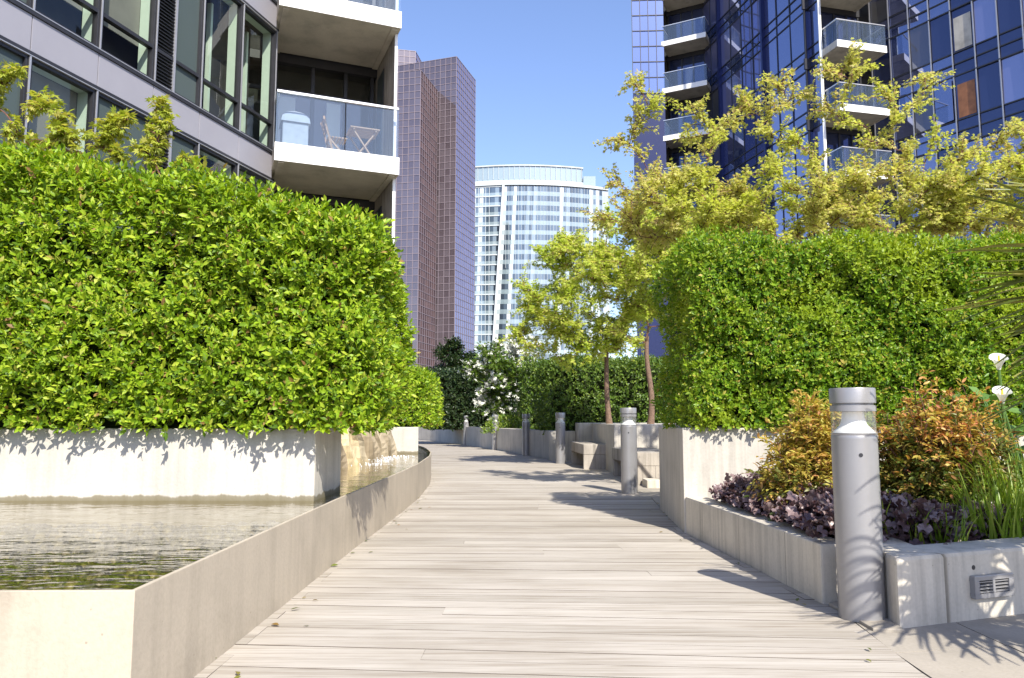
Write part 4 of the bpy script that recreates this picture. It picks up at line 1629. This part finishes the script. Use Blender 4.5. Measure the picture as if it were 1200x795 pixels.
# ================================================================== trees
def limb(p0, p1, n=7, wob=.05, sag=0.0):
    p0, p1 = Vector(p0), Vector(p1)
    L = (p1 - p0).length
    pts = []
    a = Vector(tuple(RNG.normal(0, 1, 3))) * wob * L
    b = Vector(tuple(RNG.normal(0, 1, 3))) * wob * L
    for i in range(n + 1):
        t = i / n
        q = p0.lerp(p1, t)
        q += a * math.sin(math.pi * t) + b * math.sin(2 * math.pi * t) * .6
        q.z += sag * math.sin(math.pi * t) * L
        pts.append(q)
    return pts


def tree(name, label, base, fork, targets, mat, r0=.05, leaf=.075, twigs=9, twig_len=.32, per=4, step=.06, bark='bark', droop=.3, start=.35, wr=1.0, templ='maple', cat='tree', flowers=None, wob=.05, sag=.05, group=None, forks=None, maxleaf=16000, lead=.55):
    t = thing(name, label, cat, tuple(base), group)
    base, fork = Vector(base), Vector(fork)
    mb = MB()
    tr = limb(base, fork, 8, .02)
    mb.tube(tr, [r0 * (1.15 - .45 * i / 8) * (1.25 if i == 0 else 1) for i in range(9)], 10)
    mb.build('trunk', M[bark], t, smooth=True)
    br = MB()
    LP, LD, LN = [], [], []
    skel = [(base.lerp(fork, k), r0 * .7) for k in (.8, .9, 1.0)]
    targets = sorted((Vector(q) for q in targets), key=lambda q: (q - fork).length)
    start0 = start
    for tg in targets:
        start = start0
        tg = Vector(tg)
        st, rs = min(skel, key=lambda q: (tg - q[0]).length + 1.1 * max(0, q[0].z - tg.z + .12) + .25 * (q[0] - fork).length)
        pts = limb(st, tg, 9, wob, sag)
        L = (tg - st).length
        rr = min(rs * .8, r0 * .6 * min(1, .25 + L / 1.8))
        rad = [max(.0055, rr * (1 - .85 * i / 9)) for i in range(10)]
        br.tube(pts, rad, 5, cap=False)
        skel += [(pts[i], rad[i]) for i in range(2, 9)]
        if L < .5:
            start = min(start, .3)
        for q in range(twigs):
            f = start + (1 - start) * (q + random.random()) / twigs
            i = min(8, int(f * 9))
            p = pts[i].lerp(pts[i + 1], f * 9 - i)
            ax = (pts[i + 1] - pts[i]).normalized()
            dv = Vector(tuple(RNG.normal(0, 1, 3)))
            dv = (dv - ax * dv.dot(ax) * .6)
            dv.z = dv.z * .6 + .25
            dv = (dv.normalized() + ax * lead).normalized()
            tl = twig_len * random.uniform(.45, 1.25) * (1.1 - .4 * f)
            e = p + dv * tl - Vector((0, 0, droop * tl * .4))
            mid = p.lerp(e, .5) + Vector((0, 0, droop * tl * .2))
            br.tube([p, mid, e], [.006, .0042, .0025], 3, cap=False)
            ns = max(2, int(tl / step))
            for s in range(ns):
                u = (s + 1) / ns
                c = (p.lerp(mid, u * 2) if u < .5 else mid.lerp(e, u * 2 - 1))
                for w in range(per):
                    o = Vector(tuple(RNG.normal(0, 1, 3)))
                    LP.append(c + o * .018)
                    LD.append((o.normalized() + dv * .5 + Vector((0, 0, -droop))))
                    LN.append(Vector((0, 0, 1)) + Vector(tuple(RNG.normal(0, .35, 3))))
    br.build('branches', M['twig'] if bark != 'bark_grey' else M['bark_grey'], t)
    LP, LD, LN = (np.array([tuple(v) for v in a]) for a in (LP, LD, LN))
    if len(LP) > maxleaf:
        sel = RNG.choice(len(LP), maxleaf, replace=False)
        LP, LD, LN = LP[sel], LD[sel], LN[sel]
    if flowers:
        isf = (lump(LP, 1.6) + RNG.normal(0, .35, len(LP)) > flowers)
        if isf.sum():
            leaves('blossom', LP[isf], LD[isf] + np.array([0, -.3, .6]), LN[isf] + np.array([0, -.8, 0]), leaf * 1.15, 1.2, 'maple', M['petal'], t)
        LP, LD, LN = LP[~isf], LD[~isf], LN[~isf]
    leaves('crown', LP, LD, LN, leaf * RNG.uniform(.65, 1.2, len(LP)), wr, templ, mat, t)
    return t


def blob(n, c, r, zmin=-1e9):
    out = []
    while len(out) < n:
        d = rnd_dir(1)[0] * RNG.uniform(.35, 1) ** .5
        p = Vector((c[0] + d[0] * r[0], c[1] + d[1] * r[1], c[2] + d[2] * r[2]))
        if p.z > zmin:
            out.append(p)
    return out


# yellow-green trees over the bench bay
T = blob(70, at(688, 348, 15.3), (1.5, 1.1, 1.2)) + [at(x, y, 15.2) for x, y in ((655, 300), (640, 310), (628, 345), (662, 285), (735, 262), (612, 385), (740, 258), (650, 365), (745, 275), (720, 300), (620, 375), (700, 400), (660, 400), (612, 400), (635, 410), (655, 425), (690, 420), (725, 410), (640, 385), (605, 392), (675, 410))]
tree('maple_tree', 'yellow green tree with a slim brown trunk behind the benches', (1.93, 15.3, .8), (1.90, 15.3, 2.6), T, M['lf_maple'], r0=.052, leaf=.055, twigs=13, twig_len=.42, per=4, step=.05, droop=.35, maxleaf=46000)
T = blob(74, at(765, 312, 14.4), (1.4, .9, 1.3)) + [at(x, y, 14.4) for x, y in ((735, 330), (755, 360), (740, 400), (780, 255), (760, 240), (830, 250), (720, 380))]
tree('maple_tree', 'yellow green tree whose trunk rises close to the right hedge end', (2.58, 14.4, .8), (2.55, 14.4, 2.5), T, M['lf_maple'], r0=.052, leaf=.055, twigs=13, twig_len=.42, per=4, step=.05, droop=.35, maxleaf=40000)

# loose, wispy trees above the right hedge
Y = 9.2
T = [at(x, y, Y + dy) for x, y, dy in ((742, 98, 0), (752, 140, .1), (771, 118, -.1), (735, 165, .2), (722, 162, .3), (816, 128, -.3), (838, 150, -.2), (800, 160, .2), (826, 200, -.2), (765, 205, .2), (745, 235, .3), (700, 255, .5), (715, 215, .5), (795, 230, -.2), (850, 235, .2), (735, 265, .3), (780, 262, -.3), (825, 262, -.2), (858, 140, .1), (880, 118, .2))]
T += blob(28, at(800, 252, 9.2), (.85, .6, .5))
tree('wispy_tree', 'loose gold green tree reaching up before the dark glass flank', (2.75, 9.2, .85), (2.80, 9.2, 1.95), T, M['lf_olive'], r0=.05, leaf=.040, twigs=10, twig_len=.33, per=4, step=.032, droop=.35, lead=.95, start=.22, wob=.05, forks=1, maxleaf=26000)
T = [at(x, y, Y + dy) for x, y, dy in ((915, 98, 0), (908, 125, 0), (870, 120, .2), (888, 150, .1), (935, 165, -.2), (940, 115, .3), (955, 190, -.2), (905, 200, 0), (880, 225, .1), (925, 220, -.3), (985, 240, 0), (950, 255, .2), (900, 255, -.2), (868, 255, .2), (920, 170, .2), (1005, 190, .2))]
T += blob(34, at(915, 246, 9.25), (1.0, .6, .5))
tree('wispy_tree', 'loose gold green tree in the middle above the right hedge', (3.55, 9.25, .85), (3.6, 9.25, 1.95), T, M['lf_olive'], r0=.05, leaf=.040, twigs=10, twig_len=.33, per=4, step=.032, droop=.35, lead=.95, start=.22, wob=.05, forks=1, maxleaf=24000)
T = [at(x, y, Y + dy) for x, y, dy in ((992, 74, 0), (975, 84, 0), (1005, 82, -.1), (965, 130, .2), (1090, 92, .2), (1075, 118, .1), (1050, 140, 0), (1032, 105, .2), (1100, 150, .2), (1060, 175, 0), (1020, 165, .1), (1040, 200, -.1), (1000, 205, 0), (1080, 210, .2), (1010, 250, 0), (1055, 240, .1), (1090, 260, .2), (985, 140, 0), (1025, 262, -.1))]
T += blob(34, at(1050, 243, 9.3), (1.0, .6, .5))
tree('wispy_tree', 'loose gold green tree with a leafy tip against the white balconies', (4.25, 9.3, .85), (4.1, 9.3, 1.95), T, M['lf_olive'], r0=.05, leaf=.040, twigs=10, twig_len=.33, per=4, step=.032, droop=.35, lead=.95, start=.22, wob=.06, forks=1, maxleaf=24000)
Y = 8.9
T = [at(x, y, Y + dy) for x, y, dy in ((1112, 190, 0), (1130, 180, 0), (1150, 176, .1), (1175, 165, 0), (1196, 150, .1), (1215, 160, 0), (1180, 195, .1), (1150, 205, -.1), (1120, 235, 0), (1165, 235, 0), (1200, 215, .1), (1230, 190, .2), (1190, 250, 0), (1105, 262, .1), (1140, 265, 0), (1220, 250, 0), (1240, 220, .1))]
T += blob(28, at(1170, 235, 8.9), (.9, .6, .5))
tree('wispy_tree', 'dense gold green tree at the right side above the hedge', (5.6, 8.9, .85), (5.5, 8.9, 2.2), T, M['lf_olive'], r0=.05, leaf=.040, twigs=10, twig_len=.33, per=4, step=.032, droop=.35, lead=.95, start=.22, forks=1, maxleaf=26000)

# saplings poking out above the big hedge on the left
Y = 6.6
T = [at(x, y, Y) for x, y in ((4, 92), (22, 88), (38, 118), (50, 125), (70, 140), (20, 150), (60, 165), (85, 160), (95, 178), (10, 180), (40, 178), (-25, 110))]
tree('maple_sapling', 'young lime green tree peeping over the hedge in front of the lower windows', (-4.3, 6.6, .85), (-4.2, 6.6, 2.3), T, M['lf_lime'], r0=.03, leaf=.058, twigs=9, twig_len=.17, per=5, step=.05, droop=.45, start=.62, forks=1)
T = [at(x, y, Y) for x, y in ((128, 142), (140, 150), (150, 140), (125, 160), (112, 172), (135, 178))]
tree('maple_sapling', 'short lime shoot with one rounded leaf tuft above the hedge', (-3.3, 6.5, .85), (-3.35, 6.5, 2.5), T, M['lf_lime'], r0=.02, leaf=.055, twigs=9, twig_len=.11, per=5, step=.045, droop=.6, start=.85, forks=1)
T = [at(x, y, Y) for x, y in ((182, 120), (188, 128), (175, 148), (195, 146), (165, 172), (186, 165), (180, 185))]
tree('maple_sapling', 'slender upright lime shoot above the hedge before the grey panels', (-2.9, 6.55, .85), (-2.95, 6.55, 2.5), T, M['lf_lime'], r0=.02, leaf=.055, twigs=7, twig_len=.10, per=5, step=.045, droop=.5, start=.85, forks=1)
T = [at(x, y, Y) for x, y in ((222, 184), (212, 196), (230, 195), (205, 200))]
tree('maple_sapling', 'smallest pale lime tuft on the hedge top beside the louvre', (-2.75, 6.6, .85), (-2.72, 6.6, 2.45), T, M['lf_lime'], r0=.015, leaf=.05, twigs=6, twig_len=.09, per=5, step=.045, droop=.5, start=.85, forks=1)

# flowering dogwood, evergreen and others behind the curved wall
T = blob(38, at(592, 440, 25.5), (1.15, .8, 1.15)) + [at(x, y, 25.3) for x, y in ((612, 398), (600, 408), (620, 420), (570, 415), (615, 440), (605, 455), (630, 405), (562, 440), (566, 470), (590, 480))]
tree('dogwood_tree', 'white flowering tree with pale stems behind the curved wall', (.30, 25.5, .6), (.33, 25.5, 2.0), T, M['lf_dog'], r0=.05, leaf=.11, twigs=9, twig_len=.5, per=4, step=.09, bark='bark_grey', droop=.1, flowers=.5, start=.3, maxleaf=9000)
T = blob(70, (-2.7, 39, 2.8), (1.5, .9, 2.1), .7)
tree('evergreen_tree', 'dark rounded evergreen tree at the end of the boardwalk', (-2.35, 39, .5), (-2.35, 39, 2.6), T, M['lf_dark'], r0=.09, leaf=.15, twigs=16, twig_len=.55, per=6, step=.09, droop=0, start=.3, wr=.32, templ='small', maxleaf=24000)
T = blob(26, (-.6, 33, 2.6), (1.5, .9, 1.6), .7)
tree('evergreen_tree', 'dark bushy tree behind the white flowering tree', (-.6, 33, .5), (-.6, 33, 2.4), T, M['lf_far'], r0=.08, leaf=.13, twigs=13, twig_len=.55, per=5, step=.1, droop=0, start=.3, wr=.32, templ='small', maxleaf=9000)


def mound(name, label, c, r, n, leaf, wr, templ, mat, cat='shrub', group=None, topmat=None, upd=.6, topz=.35, stems=10, core=.6):
    t = thing(name, label, cat, (c[0], c[1], c[2]), group)
    d = rnd_dir(n)
    d[:, 2] = np.abs(d[:, 2]) * 1.0 - .12
    d = nrm(d)
    rad = 1 - .5 * RNG.uniform(0, 1, n) ** 2.0
    S = d * rad[:, None]
    P = np.array(c) + S * np.array(r)
    P += d * (lump(P, 6) * .10 * r[0])[:, None]
    D = nrm(d * .7 + np.array([0, 0, upd]) + rnd_dir(n) * .8)
    Nn = np.array([0, 0, 1.0]) * .8 + d * .6 + RNG.normal(0, .4, (n, 3))
    L = leaf * RNG.uniform(.6, 1.3, n)
    if topmat is not None:
        isT = (d[:, 2] * .7 + rad * .75 + RNG.normal(0, .22, n) + lump(P, 5) * .25) > topz + .62
        leaves('new_growth', P[isT], D[isT], Nn[isT], L[isT], wr, templ, topmat, t)
        P, D, Nn, L = P[~isT], D[~isT], Nn[~isT], L[~isT]
    leaves('foliage', P, D, Nn, L, wr, templ, mat, t)
    m2 = MB()
    for k in range(stems):
        dd = rnd_dir(1)[0]
        e = Vector((c[0] + dd[0] * r[0] * .7, c[1] + dd[1] * r[1] * .7, c[2] + abs(dd[2]) * r[2] * .8 + r[2] * .1))
        m2.tube(limb(Vector((c[0] + dd[0] * .05, c[1] + dd[1] * .05, c[2] - .05)), e, 4, .05), [.008, .007, .006, .005, .003], 5, cap=False)
    m2.build('stems', M['twig'], t)
    return t


mound('golden_shrub', 'low golden green shrub behind the curved wall by the flowering tree', (-.15, 24.2, .55), (.75, .5, .5), 900, .11, .16, 'small', M['lf_grass'])
mound('golden_shrub', 'tiny golden green shrub farther along the curved wall', (-1.5, 30.6, .55), (.7, .4, .45), 600, .12, .2, 'small', M['lf_grass'])

# ================================================================== low planter planting
M['lf_yellow'] = m_leaf('yellow_new_leaf', [(0, (.38, .36, .06)), (.5, (.55, .46, .10)), (.85, (.58, .38, .10)), (1, (.5, .24, .1))], .4, .45, .35, tcol=(1.1, 1.05, .6))


def nandina(name, label, c, r, n_can, mat, topmat, lift):
    """canes fanning out of the ground, each ending in tiers of feathery leaflets"""
    t = thing(name, label, 'shrub', c)
    m2 = MB()
    A = {0: [[], [], []], 1: [[], [], []]}
    for k in range(n_can):
        d = rnd_dir(1)[0]
        d[2] = abs(d[2])
        q = RNG.uniform(.55, 1.05) if k % 9 else RNG.uniform(1.0, 1.15)
        e = Vector((c[0] + d[0] * r[0] * q, c[1] + d[1] * r[1] * q, c[2] + (.12 + d[2] * q) * r[2]))
        st = Vector((c[0] + d[0] * .08, c[1] + d[1] * .08, c[2] - .05))
        pts = limb(st, e, 5, .06, .06)
        m2.tube(pts, [.006, .0055, .005, .004, .003, .002], 4, cap=False)
        ax = np.array(tuple((pts[-1] - pts[-2]).normalized()))
        for w in range(RNG.integers(5, 9)):
            f = RNG.uniform(.5, 1.0)
            i = min(4, int(f * 5))
            p = np.array(tuple(pts[i].lerp(pts[i + 1], f * 5 - i)))
            fd = nrm((rnd_dir(1)[0] + ax * .6 + np.array([0, 0, .25]))[None])[0]
            fl = RNG.uniform(.09, .19)
            hot = (e.z - c[2]) / r[2] + .35 * f + RNG.normal(0, .25) > lift
            for g in range(10):
                u = .25 + .75 * g / 9
                sd = nrm(np.cross(fd, np.array([0, 0, 1.0]))[None])[0] * (1 if g % 2 else -1)
                B = A[1 if hot else 0]
                B[0].append(p + fd * fl * u + np.array([0, 0, -.05 * u * u]) + RNG.normal(0, .008, 3))
                B[1].append(fd * .8 + sd * .7 + RNG.normal(0, .35, 3) + np.array([0, 0, -.2]))
                B[2].append(np.array([0, 0, 1.0]) + RNG.normal(0, .45, 3))
    for key, nm, mt in ((0, 'foliage', mat), (1, 'new_growth', topmat)):
        P, D, Q = (np.array(v) for v in A[key])
        leaves(nm, P, D, Q, .044 * RNG.uniform(.6, 1.25, len(P)), .19, 'laurel', mt, t)
    m2.build('stems', M['twig'], t)


nandina('nandina_shrub', 'smaller orange yellow bush left of the near bollard', (2.02, 5.15, .36), (.33, .33, .62), 250, M['lf_nand'], M['lf_yellow'], .50)
nandina('nandina_shrub', 'larger orange and red bush right of the near bollard', (2.70, 4.95, .34), (.43, .38, .70), 430, M['lf_nand'], M['lf_nandtop'], 1.06)


def heuchera(name, label, pts, n):
    P, D, Nn = [], [], []
    for i in range(n):
        a = pts[RNG.integers(0, len(pts))]
        th = RNG.uniform(0, 2 * math.pi)
        q = RNG.uniform(0, 1) ** .6
        rr = a[3] * q
        h = a[4] * math.sqrt(max(0, 1 - q * q)) * RNG.uniform(.6, 1) + .02
        out = np.array([math.cos(th) * q, math.sin(th) * q, .55 - .5 * q])
        P.append((a[0] + math.cos(th) * rr, a[1] + math.sin(th) * rr, a[2] + h))
        D.append(out + RNG.normal(0, .3, 3) + np.array([0, 0, -.15]))
        Nn.append(np.array([math.cos(th) * q * .7, math.sin(th) * q * .7 - .25, 1]) + RNG.normal(0, .3, 3))
    P, D, Nn = np.array(P), np.array(D), np.array(Nn)
    ok = (P[:, 0] > np.interp(P[:, 1], [4.0, 6.5], [1.80, 1.68])) | (P[:, 2] > .335)
    P, D, Nn = P[ok], D[ok], Nn[ok]
    n = len(P)
    leaves(name, P, D, Nn, RNG.uniform(.045, .08, n), .5, 'round', M['lf_heu'])
    tag(bpy.data.objects[name] if name in bpy.data.objects else None, label, 'ground cover', kind='stuff')


pp = []
for k in range(13):
    f = k / 12
    yv = 6.15 - f * 2.0
    pp.append((1.70 + RNG.uniform(0, .12) + .03 * f, yv, .22, .21, .23))
    pp.append((2.0 + RNG.uniform(-.05, .12), yv + .05, .22, .24, .28))
heuchera('coral_bells', 'frilly dark purple leaves spilling along the low concrete wall', pp, 3600)
pp = [(2.18 + .13 * k, 4.28 + .06 * k + RNG.uniform(-.05, .1), .22, .18, .20) for k in range(5)]
n0 = set(bpy.data.objects)
P = []
heuchera('purple_leaves', 'small patch of purple leaves under the larger orange bush', pp, 560)


def blades(name, label, c, spread, n, L, wid, mat, cat='grass clump', lean=.5, group=None):
    t = thing(name, label, cat, c, group)
    V = []
    seg = 5
    for i in range(n):
        th = RNG.uniform(0, 2 * math.pi)
        rr = spread * RNG.uniform(0, 1) ** .6
        b = np.array([c[0] + rr * math.cos(th), c[1] + rr * math.sin(th), c[2] - .01])
        az = th + RNG.normal(0, .7)
        ln = L * RNG.uniform(.55, 1.15)
        le = lean * RNG.uniform(.25, 1.4)
        out = np.array([math.cos(az), math.sin(az), 0])
        side = np.array([-math.sin(az), math.cos(az), 0]) * math.cos(RNG.uniform(-.8, .8)) + np.array([0, 0, .15])
        w = wid * RNG.uniform(.7, 1.2)
        for s in range(seg + 1):
            f = s / seg
            p = b + np.array([0, 0, 1]) * ln * (f - .35 * le * f ** 2.4) + out * ln * le * f ** 1.9
            ww = w * (1 - f) ** .55 if f > .5 else w
            V += [p - side * ww * .5, p + side * ww * .5]
    fc = [(2 * s, 2 * s + 1, 2 * s + 3, 2 * s + 2) for s in range(seg)]
    np_mesh('blades', np.array(V), fc, 2 * (seg + 1), n, mat, t)
    return t


GG = 'grass clumps in the low planter'
blades('ornamental_grass', 'tall lime grass clump at the right edge behind the block wall', (3.05, 4.62, .22), .30, 420, .62, .012, M['lf_grass'], group=GG)
blades('ornamental_grass', 'lime grass clump between the larger orange bush and the step light', (2.72, 4.32, .22), .22, 260, .48, .012, M['lf_grass'], group=GG)
blades('ornamental_grass', 'short thin grass tuft at the foot of the larger orange bush', (2.25, 4.16, .22), .13, 80, .34, .011, M['lf_grass'], group=GG)
blades('ornamental_grass', 'broad grass clump hanging over the far right of the block wall', (3.35, 4.55, .22), .28, 280, .50, .013, M['lf_grass'], group=GG)
blades('iris_plant', 'broad upright green blades directly right of the near bollard', (1.98, 4.18, .22), .07, 13, .30, .032, M['lf_grass'], 'plant', .22)

# a few leaves blown against the foot of the walls
n = 46
yy = RNG.uniform(2.2, 9.5, n)
side = RNG.integers(0, 2, n)
xx = np.where(side == 0, np.interp(yy, [q[0] for q in L_EDGE], [q[1] for q in L_EDGE]) + np.abs(RNG.normal(.03, .12, n)), np.interp(yy, [q[0] for q in R_EDGE], [q[1] for q in R_EDGE]) - np.abs(RNG.normal(.03, .12, n)))
dd = rnd_dir(n)
dd[:, 2] *= .12
leaves('fallen_leaves', np.stack([xx, yy, np.full(n, .008)], 1), dd, np.tile([0, 0, 1.0], (n, 1)) + RNG.normal(0, .25, (n, 3)), RNG.uniform(.025, .05, n), .24, 'laurel', M['lf_nand'])
tag(bpy.data.objects['fallen_leaves'], 'scattered small dry leaves along the edges of the boardwalk', 'leaves', kind='stuff')

# calla lily
t = thing('calla_lily', 'white calla lilies with broad leaves at the right edge', 'flower', (3.45, 5.2, .22))
P, D, Nn = [], [], []
m2 = MB()
for i in range(80):
    th = RNG.uniform(0, 2 * math.pi)
    rr = RNG.uniform(.05, .34)
    b = Vector((3.3 + rr * math.cos(th), 5.3 + rr * .7 * math.sin(th), .22 + RNG.uniform(.25, .88)))
    P.append(tuple(b))
    D.append((math.cos(th) * .8, math.sin(th) * .8 - .3, .25 + RNG.normal(0, .3)))
    Nn.append((math.cos(th) * .2, -.6, 1))
    m2.tube([(3.5 + .3 * rr * math.cos(th), 5.25 + .2 * rr * math.sin(th), .2), b], [.008, .005], 5, cap=False)
leaves('foliage', np.array(P), np.array(D), np.array(Nn), RNG.uniform(.09, .16, 80), .36, 'laurel', M['lf_calla'], t)
m2.build('stems', M['lf_calla'], t)
for q in (at(1170, 423, 5.05), at(1174, 462, 4.95)):
    m2 = MB()
    nn0 = len(m2.v)
    K = 18
    for j, (r_, z_) in enumerate(((.010, -.06), (.02, -.025), (.037, .01), (.052, .025))):
        for k in range(K + 1):
            th = 2.0 * math.pi * k / K * .97
            ex = 1 + .45 * max(0, math.cos(th - 4.3)) * (j / 3)
            m2.v.append((q.x + r_ * ex * math.cos(th), q.y + r_ * ex * math.sin(th), q.z + z_ + .03 * (j / 3) * math.cos(th - 1.2)))
    for j in range(3):
        for k in range(K):
            a = nn0 + j * (K + 1) + k
            m2.f.append((a, a + 1, a + K + 2, a + K + 1))
    fl = m2.build('flower', M['petal'], t, smooth=True)
    m2 = MB()
    m2.tube([q + Vector((0, 0, -.04)), q + Vector((.004, 0, .035))], [.008, .006], 8)
    m2.build('spadix', M['spadix'], fl)
    m2 = MB()
    m2.tube([(3.5, 5.2, .2), q + Vector((.02, .02, -.3)), q + Vector((0, 0, -.06))], [.011, .010, .009], 6)
    m2.build('stalk', M['lf_calla'], fl)

# fan palm just outside the right edge of the view; its fronds reach in and throw their shade on the paving
PX, PY, PZ = 2.95, 2.62, 1.42
t = thing('fan_palm', 'fan palm with stiff narrow fronds reaching in from the right edge', 'palm', (PX, PY, 0))
mb = MB()
mb.tube(limb((PX, PY, -.05), (PX, PY, PZ), 8, .01), [.11, .10, .095, .09, .09, .085, .085, .08, .07], 12)
mb.build('trunk', M['bark'], t, smooth=True)


def frond(az, el, stalk, L, n=22):
    d = Vector((math.cos(az) * math.cos(el), math.sin(az) * math.cos(el), math.sin(el)))
    c = Vector((PX, PY, PZ)) + d * stalk
    m2 = MB()
    m2.tube([Vector((PX, PY, PZ - .05)), Vector((PX, PY, PZ)) + d * stalk * .5 + Vector((0, 0, .03)), c], [.014, .010, .008], 6)
    side = d.cross(Vector((0, 0, 1))).normalized()
    upv = side.cross(d)
    ro = random.uniform(-.9, .9)
    side, upv = side * math.cos(ro) + upv * math.sin(ro), upv * math.cos(ro) - side * math.sin(ro)
    for i in range(n):
        a = -2.0 + 4.0 * i / (n - 1) + random.uniform(-.05, .05)
        dv = (d * math.cos(a) + side * math.sin(a) + upv * .12 * math.cos(a)).normalized()
        ln = L * (.72 + .28 * math.cos(a * .6)) * random.uniform(.88, 1.08)
        s2 = dv.cross(upv).normalized()
        prev = None
        dr = random.uniform(.06, .30)
        nb = len(m2.v)
        for s in range(5):
            f = s / 4
            p = c + dv * ln * f - Vector((0, 0, dr * ln * f ** 2))
            w = .024 * (1 - f * .85) if s else .007
            m2.v += [tuple(p - s2 * w), tuple(p + upv * .004), tuple(p + s2 * w)]
        for s in range(4):
            o = nb + 3 * s
            m2.f += [(o, o + 1, o + 4, o + 3), (o + 1, o + 2, o + 5, o + 4)]
    m2.build('frond', M['lf_palm'], t)


for az, el, st_, L in ((142, 14, .58, .74), (128, 0, .58, .74), (134, -22, .58, .70), (118, 12, .56, .74), (136, 30, .56, .74), (108, -5, .55, .72), (150, -8, .5, .62), (190, -20, .5, .62), (215, 14, .5, .66), (245, -18, .5, .6), (185, 65, .45, .62), (250, 40, .5, .64), (280, 30, .5, .62), (150, 18, .42, .62), (128, 8, .40, .60), (110, 30, .40, .60), (205, 0, .45, .60), (232, 15, .45, .6), (260, -5, .45, .6), (300, 15, .4, .6), (340, 5, .4, .6), (20, 20, .4, .6), (60, 10, .4, .6), (90, 5, .42, .6), (140, 55, .4, .6), (230, 55, .4, .6), (320, 60, .4, .6), (145, -25, .45, .5), (218, -28, .42, .55), (190, 48, .4, .6)):
    frond(R(az), R(el), st_, L)
